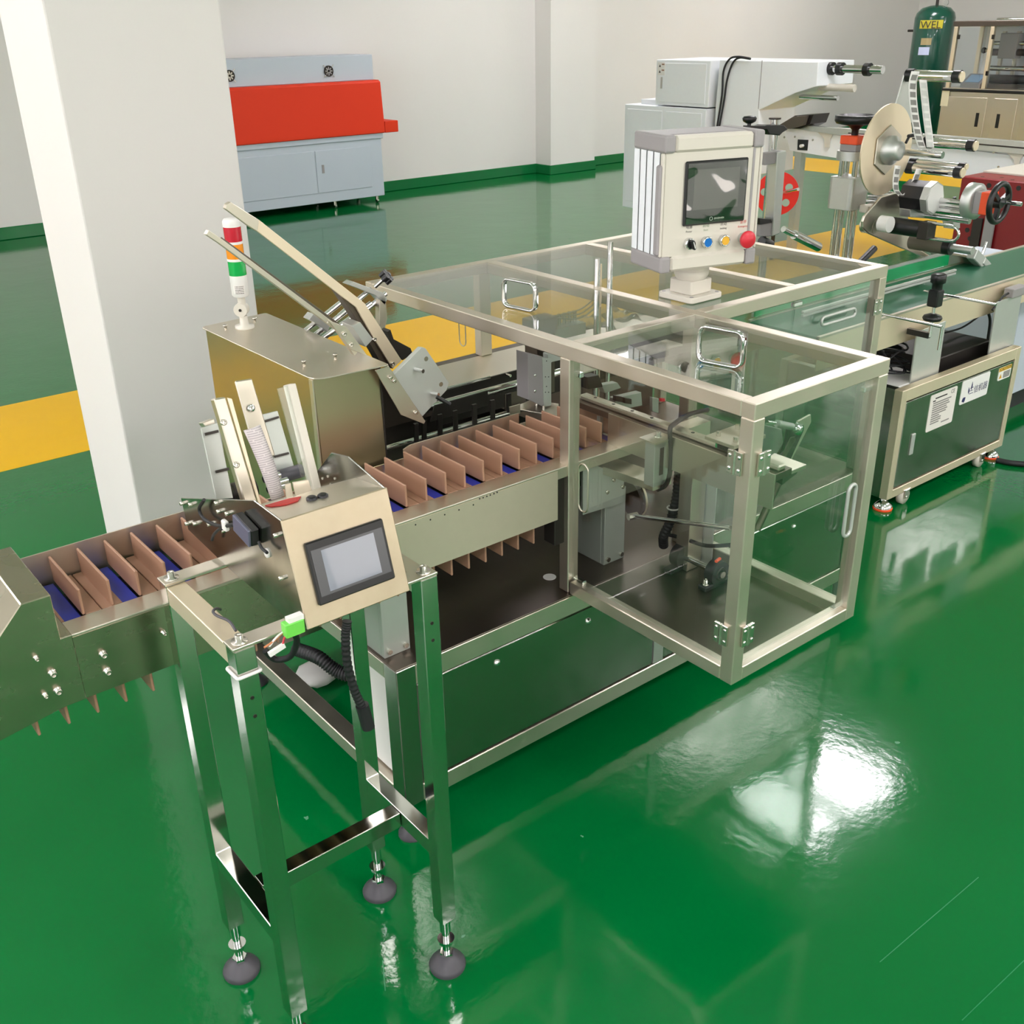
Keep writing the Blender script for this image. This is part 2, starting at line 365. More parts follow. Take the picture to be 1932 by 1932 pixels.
hp = on(1037, 1089, 'z', BZ1)
MB().cyl(hp+V((0, 0, .0002)), hp+V((0, 0, .0012)), .016, 24).build('deck_hole', white_pl, dk)
pz0, pz1 = BZ0+.050, BZ1-.060
p1 = MB().box(BX0+.053, 1.722, BY0+.004, BY0+.01, pz0, pz1).build('front_panel', steel_panel, base, bevel=.002)
p2 = MB().box(1.765, BX1-.053, BY0+.004, BY0+.01, pz0, pz1).build('front_panel', steel_panel, base, bevel=.002)
MB().box(1.725, 1.762, BY0+.002, BY0+.02, pz0-.002, pz1).build('panel_bracket', alu, base, bevel=.001)
MB().box(BX0+.053, BX1-.053, BY1-.02, BY1-.012, pz0, pz1).build('back_panel', steel_panel, base)
MB().box(BX1-.02, BX1-.012, BY0+.06, BY1-.06, pz0, pz1).build('end_panel', steel_panel, base)
for (x, y), q in (((940, 1252), p1), ((1112, 1173), p1), ((1500, 995), p2)):
    c = on(x, y, 'y', BY0)
    MB().lathe((c.x, BY0+.004, c.z), (0, -1, 0), [(.0085, 0), (.0085, .002), (.006, .0025), (.006, .005), (.002, .005)], 12).build('quarter_turn_screw', chrome, q)
# white control box seen through the open end
MB().box(BX0+.02, BX0+.32, BY0+.06, BY0+.16, BZ0+.046, BZ1-.06).build('white_inner_box', white_pl, base, bevel=.003)

# ------------------------------------------------------------------ safety enclosure
EX0, EX1, EX2, EX3 = 1.428, 1.848, 2.215, 2.60
EY0, EY1, EY2 = 1.097, 1.59, 2.42
EZ0, EZ1 = .472, 1.075
enc = thing('safety_enclosure', 'square steel tube safety enclosure with clear acrylic panels and grab handles', 'enclosure', (EX0, EY0, EZ0))
def rail(name, x0, x1, y0, y1, z0, z1): return MB().box(x0, x1, y0, y1, z0, z1).build(name, steel_frame, enc, bevel=.0018)
zt = EZ1-T
rail('top_rail', EX0, EX0+T, EY0+T, EY2-T, zt, EZ1)
rail('top_rail', EX1-T, EX1, EY0+T, EY2-T, zt, EZ1)
rail('top_rail', EX0, EX1, EY0, EY0+T, zt, EZ1)
rail('top_rail', EX0, EX3, EY2-T, EY2, zt, EZ1)
rail('top_rail', EX0+T, EX1-T, EY1, EY1+T, zt, EZ1)
rail('top_rail', EX1, EX3, EY1, EY1+T, zt, EZ1)
rail('top_rail', EX3-T, EX3, EY1+T, EY2-T, zt, EZ1)
rail('top_rail', EX2-T/2, EX2+T/2, EY1+T, EY2-T, zt, EZ1)
for x, y, z0 in ((EX0, EY0, EZ0), (EX1-T, EY0, EZ0), (EX0, EY1+.005, EZ0), (EX1-T, EY1+.005, EZ0), (EX3-T, EY1, EZ0), (EX3-T, EY2-T, EZ0)):
    rail('post', x, x+T, y, y+T, z0, zt)
fp = on(917, 600, 'y', EY2-T)
rail('post', fp.x-.02, fp.x+.02, EY2-T, EY2, .80, zt)
rail('bottom_rail', EX0, EX0+T, EY0+T, EY1, EZ0, EZ0+T)
rail('bottom_rail', EX1-T, EX1, EY0+T, EY1, EZ0, EZ0+T)
rail('bottom_rail', EX0+T, EX1-T, EY0, EY0+T, EZ0, EZ0+T)
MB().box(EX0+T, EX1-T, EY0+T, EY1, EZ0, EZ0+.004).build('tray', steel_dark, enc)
def pane(x0, x1, y0, y1, z0, z1): return MB().box(x0, x1, y0, y1, z0, z1).build('acrylic_panel', acrylic, enc)
g = .004
pl_topfront = pane(EX0+T-.006, EX1-T+.006, EY0+T-.006, EY1+.006, EZ1-.006, EZ1-.001)
pl_topback = pane(EX0+T-.006, EX1-T+.006, EY1+T-.006, EY2-T+.006, EZ1-.006, EZ1-.001)
pl_top2 = pane(EX1-.006, EX2-T/2+.006, EY1+T-.006, EY2-T+.006, EZ1-.006, EZ1-.001)
pl_top3 = pane(EX2+T/2-.006, EX3-T+.006, EY1+T-.006, EY2-T+.006, EZ1-.006, EZ1-.001)
pl_left = pane(EX0+.010, EX0+.015, EY0+T+g, EY1+.002, EZ0+T+g, zt-g)
pl_front = pane(EX0+T+g, EX1-T-g, EY0+.010, EY0+.015, EZ0+T+g, zt-g)
pl_right = pane(EX1-.015, EX1-.010, EY0+T+g, EY1+.002, EZ0+T+g, zt-g)
pl_mf1 = pane(EX1+g, EX2-.01, EY1+.010, EY1+.015, EZ0+.01, zt-g)
pl_mf2 = pane(EX2-.006, EX3-T-g, EY1+.010, EY1+.015, EZ0+.01, zt-g)
pl_r = pane(EX3-.015, EX3-.010, EY1+T+g, EY2-T-g, EZ0+.01, zt-g)
def handle(path_pts, r, parent, m=chrome, n=10):
    return MB().tube(path_pts, r, n, True).build('grab_handle', m, parent)
def loop(c, u, v, w, h, r, parent, rr, m=chrome):
    c, u, v = V(c), V(u), V(v); return handle([c+u*a+v*b for a, b in rrect(w, h, rr)], r, parent, m)
# lid handles: flat-bar loops standing on the lids
def lid_handle(a, b, hh, parent):
    A, B = on(*a, 'z', EZ1), on(*b, 'z', EZ1); u = (B-A); w = u.length; u.normalize(); c = (A+B)/2+V((0, 0, hh/2))
    n = u.cross(V((0, 0, 1))); out = rrect(w, hh, .018); inn = rrect(w-.009, hh-.009, .0135); m = MB(); vs = []; N = len(out)
    for s in (-.007, .007):
        vs += [c+u*p+V((0, 0, 1))*q+n*s for p, q in out] + [c+u*p+V((0, 0, 1))*q+n*s for p, q in inn]
    fs = []
    for i in range(N):
        j = (i+1) % N; fs += [(i, j, N+j, N+i), (2*N+j, 2*N+i, 3*N+i, 3*N+j), (i, 2*N+i, 2*N+j, j), (N+j, 3*N+j, 3*N+i, N+i)]
    m._add(vs, fs, True); return m.build('lid_handle', chrome, parent)
lid_handle((1315, 680), (1401, 697), .075, pl_topfront)
lid_handle((950, 577), (1012, 590), .070, pl_topback)
# tall clear handles on the doors
h1 = on(1112, 917, 'x', EX0+.012); loop((EX0-.006, h1.y, h1.z), (0, 1, 0), (0, 0, 1), .030, .115, .0022, pl_left, .0148, steel)
h2 = on(1589, 958, 'y', EY0+.012); loop((h2.x, EY0-.006, h2.z), (1, 0, 0), (0, 0, 1), .026, .118, .004, pl_front, .0128, alu_pale)
h3 = on(1490, 590, 'y', EY1+.012)
loop((on(1580, 597, 'y', EY1).x, EY1-.004, on(1580, 597, 'y', EY1).z), (1, 0, 0), (0, 0, 1), .15, .022, .004, pl_mf2, .0108, alu_pale)
h4 = on(872, 620, 'y', EY2-.1); loop(h4, (0, 1, 0), (0, 0, 1), .03, .10, .0016, enc, .0148, steel)
# hinges
def hinge(p, along, normal, parent=enc, m=bolt_m):
    """two leaves and a knuckle; along = direction between leaves"""
    p, a, n = V(p), V(along), V(normal); z = V((0, 0, 1)); b = MB()
    for s in (-1, 1):
        b.obox(p+a*s*.0095+n*.003, a, n, z, .0075, .003, .023)
    b.cyl(p+n*.0045-z*.023, p+n*.0045+z*.023, .0042, 12)
    o = b.build('hinge', m, parent, bevel=.001)
    for s in (-1, 1):
        for t in (-1, 1):
            q = p+a*s*.011+z*t*.013+n*.006; MB().lathe(q, n, [(.0038, 0), (.0038, .001), (.0026, .002), (.001, .002)], 10).build('screw', chrome, o)
hz = (on(1392, 873, 'x', EX0).z, on(1363, 1195, 'x', EX0).z)
for z in hz:
    hinge((EX0, EY0+T+.002, z), (0, 1, 0), (-1, 0, 0))
    hinge((EX0+T+.002, EY0, z), (1, 0, 0), (0, -1, 0))
hinge((EX3-T-.002, EY1, on(1640, 582, 'y', EY1).z), (1, 0, 0), (0, -1, 0))
# magnetic catches
for q, n in ((on(1088, 705, 'x', EX0+.02), 0), (on(1094, 1096, 'x', EX0+.02), 0), (on(1637, 732, 'y', EY0+.02), 1), (on(1578, 1145, 'y', EY0+.02), 1), (on(1503, 573, 'y', EY1+.02), 1)):
    b = MB(); d = (.006, .018, .006) if n == 0 else (.018, .006, .006)
    b.box(q.x-d[0], q.x+d[0], q.y-d[1], q.y+d[1], q.z-d[2], q.z+d[2]); b.build('magnetic_catch', chrome, enc, bevel=.002)
# ------------------------------------------------------------------ bucket conveyor
steel_mid = M_steel('olive_satin_steel', (178, 172, 152), .23, .30, (3, 3, 8))
CN, CI, CO = 1.600, 1.655, 1.822        # outer near face, bucket near edge, far wall
CZ = .800
conv = thing('bucket_conveyor', 'long bucket conveyor with brown dividers and blue chain links in a steel trough', 'conveyor', (.9, CN, BZ1))
for x0, x1 in ((.335, .80), (.80, 1.40)):
    sp = MB().box(x0, x1, CN, CN+.003, .672, .792).build('side_plate', steel_mid if x0 < .5 else M_plain('pale_satin_plate', (196, 190, 168), .5, .55, noise=.04), conv)
    if x0 > .5: sp_right = sp
    else: sp_left = sp
MB().box(.2, 1.66, CN+.001, CI-.002, .770, .797).build('near_flange', steel, conv, bevel=.0015)
MB().box(.2, 1.55, CO+.05, CO+.053, .672, .80).build('far_side_plate', steel, conv)
MB().box(.2, .70, CO, CO+.003, .78, .852).build('far_wall', steel, conv)
MB().prism([(1.14, CO, .78), (1.14, CO, .846), (1.16, CO, .852), (1.47, CO, .852), (1.47, CO, .78)], (0, .003, 0)).build('far_wall', steel, conv)
MB().box(.70, 1.14, CO, CO+.003, .78, .825).build('far_wall', steel, conv)
MB().box(.2, 1.66, CO+.003, CO+.05, .775, .785).build('far_flange', steel, conv)
MB().box(.22, 1.64, CI+.02, CO-.02, .69, .77).build('chain_guide', dark_iron, conv)
MB().box(1.40, 1.45, CN+.01, CN+.05, .60, .77).build('end_block', dark_iron, conv, bevel=.002)
# chain: trays, blue links, upright dividers
lx = [.325+.0495*k for k in range(0, 9)]; rx = [.785+.05*k for k in range(0, 18)]
div = tray = link = None
def put(proto, name, make, mat, x, bevel=0):
    if proto is None: return MB().box(*make(x)).build(name, mat, conv, bevel=bevel), x
    copy_part(proto[0], conv, (x-proto[1], 0, 0)); return proto
for xs, par in ((lx, 0), (rx, 0)):
    for i, x in enumerate(xs):
        div = put(div, 'divider', lambda x: (x-.0025, x+.0025, CI, CO-.008, CZ-.004, CZ+.046), brown_div, x, .0015)
        if i == len(xs)-1: break
        if i % 2 == par:
            link = put(link, 'blue_link', lambda x: (x+.004, x+.0455, CI-.001, CO-.012, CZ-.012, CZ-.006), blue_link, x, .002)
        else:
            tray = put(tray, 'bucket_tray', lambda x: (x+.003, x+.0295, CI-.001, CO-.006, CZ-.008, CZ-.003), brown_div, x, .001)
            copy_part(tray[0], conv, (x+.0185+.010-tray[1], 0, -.0008))
        if i % 2 == par:      # brown lip beside the blue link
            if 'lip' not in globals() or lip is None: lip = (MB().box(x+.003, x+.016, CI-.001, CO-.006, CZ-.006, CZ-.003).build('tray_lip', brown_div, conv), x)
            else: copy_part(lip[0], conv, (x-lip[1], 0, 0))
            if i == 0 and xs is lx: lip_first = lip
low = None
for x in [.257+.05*k for k in range(5)]+[.66+.0463*k for k in range(16)]:
    low = put(low, 'lower_divider', lambda x: (x-.0025, x+.0025, CI-.025, CO-.03, .614, .668), brown_div, x, .0015)
for x in (.30, .40, .50, 1.0, 1.1, 1.2, 1.3):
    link = put(link, 'blue_link', None, None, x); 
    c = [o for o in conv.children if o.name.startswith('blue_link')][-1]; c.location.z -= .125
# hood over the tail end
xa, xb, xc = .318, .272, .17
hd = MB().prism([(xa, CN-.004, .80), (xa, CN-.004, .882), (xb, CN-.004, .882), (xc, CN-.004, .775), (xc-.07, CN-.004, .70), (xc-.07, CN-.004, .64), (.30, CN-.004, .672), (.336, CN-.004, .672), (.336, CN-.004, .80)], (0, .225, 0))
hd.build('end_hood', steel_mid, conv, bevel=.0015)
for a in ((196, 1236), (204, 1268), (99, 1270), (109, 1303), (68, 1241), (85, 1311), (310, 1195)):
    c = on(*a, 'y', CN-.006); r = .0055 if a not in ((68, 1241), (85, 1311), (310, 1195)) else .0035
    MB().lathe((c.x, CN-.004 if c.x < .34 else CN, c.z), (0, -1, 0), [(r*1.3, 0), (r*1.3, .002), (r, .002), (r, .011), (r*.5, .011), (r*.5, .008)], 12).build('cap_screw', bolt_m, conv)
for a in ((784, 990), (812, 980.5), (839, 971), (866, 962), (893, 952.5), (905, 941), (911.5, 939), (918.5, 936.5), (925, 934), (932, 931.5), (938, 929)):
    c = on(*a, 'y', CN); MB().cyl((c.x, CN-.0004, c.z), (c.x, CN+.001, c.z), .0018, 10).build('hole', black, sp_right)
# upright plates between base deck and conveyor
for a, b, lab in (((724, 1242), (773, 1222), 0), ((1137, 1066), (1175, 1050), 1)):
    A, B = on(*a, 'z', BZ1), on(*b, 'z', BZ1)
    t = MB(); t.box(A.x, B.x, A.y-.004, A.y+.008, BZ1, .668); t.box(A.x, A.x+.012, A.y+.008, A.y+.16, BZ1, .668)
    o = t.build('support_plate', alu_pale, conv, bevel=.001)
    for x in (A.x+.012, B.x-.012):
        MB().cyl((x, A.y-.004, BZ1+.014), (x, A.y-.010, BZ1+.014), .006, 12).build('bolt', bolt_m, o)


# ------------------------------------------------------------------ feeder stand
SX0, SX1, SY0, SY1, SZ, LT = .467, .822, 1.236, 1.520, .888, .032
stand = thing('feeder_stand', 'four-legged mirror steel stand with black rubber levelling feet under the leaflet feeder', 'stand', (SX0, SY0, 0))
for x in (SX0, SX1-LT):
    for y in (SY0, SY1-LT):
        lg = MB().box(x, x+LT, y, y+LT, .130, SZ).build('leg', steel_mir, stand, bevel=.0012)
        cx, cy = x+LT/2, y+LT/2
        ft = MB().lathe((cx, cy, 0), (0, 0, 1), [(.036, 0), (.037, .006), (.034, .012), (.016, .030), (.012, .032)], 28).build('rubber_foot', rubber_grey, lg)
        st = MB(); st.cyl((cx, cy, .030), (cx, cy, .130), .0078, 14); st.cyl((cx, cy, .032), (cx, cy, .040), .014, 6); st.cyl((cx, cy, .062), (cx, cy, .074), .014, 6); st.cyl((cx, cy, .075), (cx, cy, .0755), .017, 16); st.cyl((cx, cy, .096), (cx, cy, .130), .0105, 14)
        st.build('threaded_stem', chrome, lg)
        if y == SY0:
            for dz in (.085, .118): MB().cyl((cx, y-.0006, SZ-dz), (cx, y+.002, SZ-dz), .0032, 10).build('hole', dark_iron, lg)
zb = .325
for x in (SX0, SX1-LT): MB().box(x+.001, x+LT-.001, SY0+LT, SY1-LT, zb-.035, zb).build('side_rail', steel_mir, stand, bevel=.0012)
MB().box(SX0+LT, SX1-LT, 1.362, 1.394, zb-.036, zb-.001).build('cross_rail', steel_mir, stand, bevel=.0012)
MB().box(SX0, SX0+LT, SY0+LT, SY1-LT, SZ-.034, SZ-.001).build('top_rail', steel_warm, stand, bevel=.0012)
MB().box(SX1-LT, SX1, SY0+LT, SY1-LT, SZ-.034, SZ-.001).build('top_rail', steel, stand, bevel=.0012)
for y in (SY0+.001, SY1-LT-.001):
    sb = MB().box(SX0-.002, SX1+.002, y, y+LT+.001, SZ, SZ+.005).build('strap_plate', steel, stand, bevel=.001)
    for x in (SX0+.016, SX1-.016):
        MB().lathe((x, y+LT/2, SZ+.005), (0, 0, 1), [(.0125, 0), (.0125, .0015), (.006, .0016), (.006, .011), (.003, .011), (.003, .007)], 14).build('cap_screw', bolt_m, sb)
for x, y, z in ((SX0, SY0, .845), (SX1-LT, SY1-LT, .80)):
    b_ = rrect(LT+.005, LT+.005, .003); MB().tube([(x+LT/2+a, y+LT/2+b, z) for a, b in b_], .0028, 8, True).build('cable_tie', white_pl, stand)

# ------------------------------------------------------------------ leaflet feeder
FX0, FX1 = .565, .741
fd = thing('leaflet_feeder', 'steel leaflet feeder with a sloping touch screen front and upright guides', 'feeder', (FX0, 1.20, SZ+.005))
fy = lambda pts, x: [(x, y, z) for y, z in pts]
side = [(1.634, .966), (1.326, 1.068), (1.242, 1.066), (1.1965, .906), (1.2515, .895), (1.469, .897), (1.6235, .908)]
fl = MB().prism(fy(side, FX0), (.003, 0, 0)).build('side_plate', steel_panel, fd, bevel=.001)
side2 = [(1.50, .985), (1.40, 1.075), (1.345, 1.085), (1.242, 1.066), (1.1965, .906), (1.2515, .895), (1.469, .897), (1.50, .905)]
fr_ = MB().prism(fy(side2, FX1-.003), (.003, 0, 0)).build('side_plate', steel_panel, fd, bevel=.001)
up_ = V((0, .0455, .160)).normalized(); nf = V((0, -up_.z, up_.y))      # front panel frame
fp0 = V((FX0, 1.1965, .906)); L_ = .1665
fpan = MB().obox(fp0+V(((FX1-FX0)/2, 0, 0))+up_*L_/2+nf*.001, (1, 0, 0), up_, nf, (FX1-FX0)/2+.001, L_/2, .002).build('front_panel', M_steel('stained_steel', (200, 187, 164), .42, .56, (3, 3, 3), stain=.12), fd, bevel=.0015)
MB().prism(fy([(1.242, 1.066), (1.326, 1.055), (1.326, 1.052), (1.242, 1.062)], FX0+.003), (FX1-FX0-.006, 0, 0)).build('top_plate', steel, fd)
MB().prism(fy([(1.326, 1.055), (1.50, .975), (1.50, .972), (1.326, 1.052)], FX0+.003), (FX1-FX0-.006, 0, 0)).build('slide_plate', steel, fd)
MB().box(FX0+.003, FX1-.003, 1.25, 1.469, .895, .898).build('bottom_plate', steel, fd)
hc = V(((.588+.7195)/2, 1.2175, .9805))+nf*.004
def onfront(px, py): return onpl(px, py, fp0, nf)
hm = MB(); o4 = [onfront(*a) for a in ((570.4, 1021.6), (718, 980), (741, 1091.5), (597.6, 1140.7))]
ux = V((1, 0, 0)); cH = sum(o4, V())/4; wH = ((o4[1]-o4[0]).length+(o4[2]-o4[3]).length)/4; hH = ((o4[3]-o4[0]).length+(o4[2]-o4[1]).length)/4
hmi = MB().obox(cH+nf*.005, ux, up_, nf, wH, hH, .004).build('touch_screen', black, fd, bevel=.002)
MB().obox(cH+nf*.0093, ux, up_, nf, wH*.68, hH*.66, .0004).build('display', M_plain('blue_grey_display', (118, 124, 136), .1, coat=1), hmi)
MB().obox(cH+nf*.0091, ux, up_, nf, wH*.92, hH*.74, .0004).build('screen_border', M_plain('grey_screen_border', (72, 73, 76), .2), hmi)
# screws, sensor amplifier and its lead on the left plate
for a in ((347, 949), (363, 951), (412, 948), (416, 964), (356, 987), (371, 987), (398, 988), (425, 1000), (524, 1009), (534, 1090), (432, 968)):
    c = on(*a, 'x', FX0); MB().lathe((FX0, c.y, c.z), (-1, 0, 0), [(.0034, 0), (.0034, .007), (.0015, .007)], 10).build('stud', bolt_m, fl)
sc = on(466, 998, 'x', FX0-.008); d_ = V((0, on(486, 1020, 'x', FX0).y-on(447, 978, 'x', FX0).y, on(486, 1020, 'x', FX0).z-on(447, 978, 'x', FX0).z)).normalized(); e_ = d_.cross(V((1, 0, 0)))
sens = MB().obox(sc, d_, e_, (1, 0, 0), .027, .015, .007).build('sensor_amplifier', black, fd, bevel=.002)
MB().obox(sc+V((-.0085, 0, .0)), d_, e_, (1, 0, 0), .026, .0145, .0022).build('clear_lid', M_plain('smoky_lid', (96, 98, 116), .15), sens, bevel=.001)
gz = on(505, 1043, 'x', FX0); MB().lathe((FX0, gz.y, gz.z), (-1, 0, 0), [(.0075, 0), (.0075, .003), (.004, .004), (.003, .004)], 16).build('white_grommet', white_pl, fl)
fx = FX0-.010
MB().tube(spline([on(488, 1022, 'x', fx), on(494, 1034, 'x', fx), on(504, 1043, 'x', fx)], 5), .0025, 8).build('sensor_lead', black_rub, fd)
MB().tube(spline([on(449, 987, 'x', fx), on(425, 992, 'x', fx), on(405, 990, 'x', fx), on(384, 978, 'x', fx), on(376, 960, 'x', fx), on(385, 943, 'x', fx)], 6), .003, 8).build('sensor_lead', black_rub, fd)
MB().tube(spline([on(440, 991, 'x', fx), on(418, 996, 'x', fx), on(404, 1008, 'x', fx), on(400, 1019, 'x', fx)], 6), .0025, 8).build('sensor_lead', black_rub, fd)
cc = on(425, 991, 'x', fx); MB().obox(cc, (0, 1, 0), (0, 0, 1), (1, 0, 0), .007, .009, .004).build('cable_clip', white_pl, fd, bevel=.002)
# upright guides leaning back
def lean(px, py, y0, z0, k=-.28):      # plane leaning back: y = y0 + (z-z0)*-k
    return onpl(px, py, (0, y0, z0), (0, 1, k))
def plate(name, pxs, y0, z0, thick, mat, k=-.28, parent=None, bevel=.0008):
    n = V((0, 1, k)).normalized(); return MB().prism([lean(*a, y0, z0, k) for a in pxs], n*thick).build(name, mat, parent or fd, bevel=bevel)
plate('white_guide_bar', ((544, 727), (558, 723), (609, 930), (595, 934)), 1.40, 1.02, .02, cream_pl)
plate('clear_guide_side', ((523, 733), (544, 727), (597, 915), (575, 920)), 1.404, 1.02, .003, acrylic)
plate('guide_post', ((404, 753), (426, 749), (488, 955), (462, 950)), 1.44, 1.0, .018, steel, bevel=.002)
plate('guide_post_edge', ((428, 750), (438, 752), (496, 960), (489, 955)), 1.444, 1.0, .003, steel_warm)
pp_ = plate('back_strip', ((443, 719), (476, 714), (520, 860), (485, 868)), 1.50, 1.0, .004, steel, bevel=.002)
sh = plate('slotted_bracket', ((495, 782), (524, 775), (558, 890), (500, 905)), 1.56, 1.0, .004, alu_pale)
sh2 = plate('slotted_bracket', ((379, 808), (411, 797), (440, 940), (408, 942)), 1.52, 1.0, .004, alu_pale)
plate('bracket_return', ((382, 798), (404, 790), (406, 800), (388, 806)), 1.53, 1.0, .02, steel)
for pxs, pr in ((((500, 793), (526, 785), (527, 789), (501, 797)), sh), (((518, 860), (545, 853), (546, 857), (519, 864)), sh), (((387, 817), (412, 811), (413, 816), (388, 822)), sh2), (((407, 888), (432, 882), (433, 887), (408, 893)), sh2)):
    plate('slot', pxs, 1.555 if pr is sh else 1.515, 1.0, .003, dark_iron, parent=pr, bevel=0)
for a in ((421, 797), (445, 877)):
    c = lean(*a, 1.438, 1.0); MB().lathe(c, (0, -1, .28), [(.005, 0), (.005, .004), (.0025, .004), (.0025, .002)], 12).build('cap_screw', bolt_m, fd)
c = lean(474, 770, 1.497, 1.0); MB().lathe(c, (0, -1, .28), [(.0065, 0), (.0065, .001), (.004, .002), (.001, .002)], 14).build('screw', chrome, fd)
plate('front_finger', ((538, 914), (549, 911), (554, 938), (541, 944)), 1.345, 1.03, .003, steel, -.1)
plate('front_finger', ((552, 910), (582, 905), (592, 934), (562, 950)), 1.340, 1.03, .003, steel, -.1)
for a in ((588, 940), (609, 935)):
    c = on(*a, 'z', 1.062); MB().lathe((c.x, c.y, 1.052), (0, 0, 1), [(.0075, 0), (.0085, .003), (.0085, .011), (.006, .013), (.003, .013)], 12).build('knurled_knob', black, fd)
for a in ((608, 903), (618, 899), (631, 903), (623, 914)):
    c = on(*a, 'x', FX1-.004); MB().cyl((FX1-.0045, c.y, c.z), (FX1-.0025, c.y, c.z), .0022, 8).build('hole', cream_pl, fr_)
# black gripper drum and drive bits behind the guides
for a, r in (((436, 932), .018), ((420, 945), .010)):
    c = on(*a, 'y', 1.56); MB().lathe(c, (1, 0, 0), [(r, 0), (r, .012), (r*.7, .013), (r*.7, .03), (r, .031), (r, .043)], 16).build('drive_roller', dark_iron, fd)
c = on(550, 893, 'y', 1.53); MB().lathe(c-V((.03, 0, 0)), (1, 0, 0), [(.012, 0), (.012, .05), (.006, .05), (.006, .07)], 14).build('drive_roller', rubber_grey, fd)
for a in ((497, 905), (512, 915), (505, 925)):
    c = on(*a, 'y', 1.50); MB().cyl(c, c+V((.03, 0, 0)), .006, 10).build('feed_roller', chrome, fd)
fd_conn = on(550, 1183, 'y', 1.215)

# leaflets: a sheaf hanging in the guides and one on the slide
paper_m = None
def print_mat(name, paper, ink, rows, axis='Z', dens=.62, cols=26):
    m, t, b = newmat(name); b.inputs['Roughness'].default_value = .7
    g = t.nodes.new('ShaderNodeTexCoord'); sx = t.nodes.new('ShaderNodeSeparateXYZ'); t.links.new(g.outputs['Generated'], sx.inputs[0])
    def math_(op, a, bb):
        n = t.nodes.new('ShaderNodeMath'); n.operation = op
        for i, v in enumerate((a, bb)):
            if v is None: continue
            if isinstance(v, (int, float)): n.inputs[i].default_value = v
            else: t.links.new(v, n.inputs[i])
        return n.outputs[0]
    fr2 = math_('FRACT', math_('MULTIPLY', sx.outputs[axis], rows), None); line = math_('LESS_THAN', fr2, .5)
    cb = t.nodes.new('ShaderNodeCombineXYZ'); t.links.new(math_('MULTIPLY', sx.outputs['X'], cols), cb.inputs[0]); t.links.new(math_('FLOOR', math_('MULTIPLY', sx.outputs[axis], rows), None), cb.inputs[1])
    wn = t.nodes.new('ShaderNodeTexNoise'); wn.inputs['Scale'].default_value = 1.0; t.links.new(cb.outputs[0], wn.inputs['Vector'])
    word = math_('LESS_THAN', wn.outputs['Fac'], dens)
    edge = math_('MULTIPLY', math_('GREATER_THAN', sx.outputs['X'], .08), math_('LESS_THAN', sx.outputs['X'], .92))
    fac = math_('MULTIPLY', math_('MULTIPLY', line, word), edge)
    mx = t.nodes.new('ShaderNodeMix'); mx.data_type = 'RGBA'; mx.inputs[6].default_value = lin(paper)+(1,); mx.inputs[7].default_value = lin(ink)+(1,)
    t.links.new(fac, mx.inputs[0]); t.links.new(mx.outputs[2], b.inputs['Base Color']); return m
paper_m = print_mat('printed_leaflet', (216, 208, 208), (182, 174, 176), 34, dens=.6, cols=7)
A = [lean(*a, 1.47, 1.0) for a in ((460, 812), (491, 801), (537, 935), (512, 944))]
rows = []
for i in range(9):
    t_ = i/8; l = A[0].lerp(A[3], t_); r = A[1].lerp(A[2], t_); bow = math.sin(t_*math.pi)*.006
    rows.append([l.lerp(r, j/4)+V((0, -bow-.003*math.sin(j/4*math.pi), 0)) for j in range(5)])
lf = MB().sheet(rows).build('leaflet_sheaf', paper_m); md = lf.modifiers.new('solid', 'SOLIDIFY'); md.thickness = .006
tag(lf, 'sheaf of white printed leaflets hanging between the feeder guides', 'leaflets')
rz_ = lambda px, py: onpl(px, py, (0, 1.242, 1.0664), (0, .011, .084))
o = MB().prism([rz_(*a) for a in ((500, 955), (545, 942), (568, 938), (562, 946), (540, 953), (512, 957))], (0, 0, .0015)).build('red_leaflet', M_plain('red_print', (170, 38, 34), .5)); tag(o, 'red-edged leaflet lying flat on the feeder slide', 'leaflet')
# ------------------------------------------------------------------ generic plane plates
def plate_y(name, pxs, Y, th, mat, parent=None, bevel=.0008):
    return MB().prism([on(*a, 'y', Y) for a in pxs], (0, th, 0)).build(name, mat, parent, bevel=bevel)
def plate_x(name, pxs, X, th, mat, parent=None, bevel=.0008):
    return MB().prism([on(*a, 'x', X) for a in pxs], (th, 0, 0)).build(name, mat, parent, bevel=bevel)
def plate_z(name, pxs, Z, th, mat, parent=None, bevel=.0008):
    return MB().prism([on(*a, 'z', Z) for a in pxs], (0, 0, th)).build(name, mat, parent, bevel=bevel)
def zigbar(name, pxs, Y, w, th, mat, parent):
    """flat bar following a polyline in an XZ plane, w = width in plane"""
    P = [on(*a, 'y', Y) for a in pxs]; L, R = [], []
    for i, p in enumerate(P):
        d = (P[min(i+1, len(P)-1)]-P[max(i-1, 0)]).normalized(); n = V((d.z, 0, -d.x)) if d.x > 0 else V((-d.z, 0, d.x))
        L.append(p+n*w/2); R.append(p-n*w/2)
    m = MB()
    for i in range(len(P)-1): m.prism([L[i], L[i+1], R[i+1], R[i]], (0, th, 0))
    return m.build(name, mat, parent, bevel=.0006)

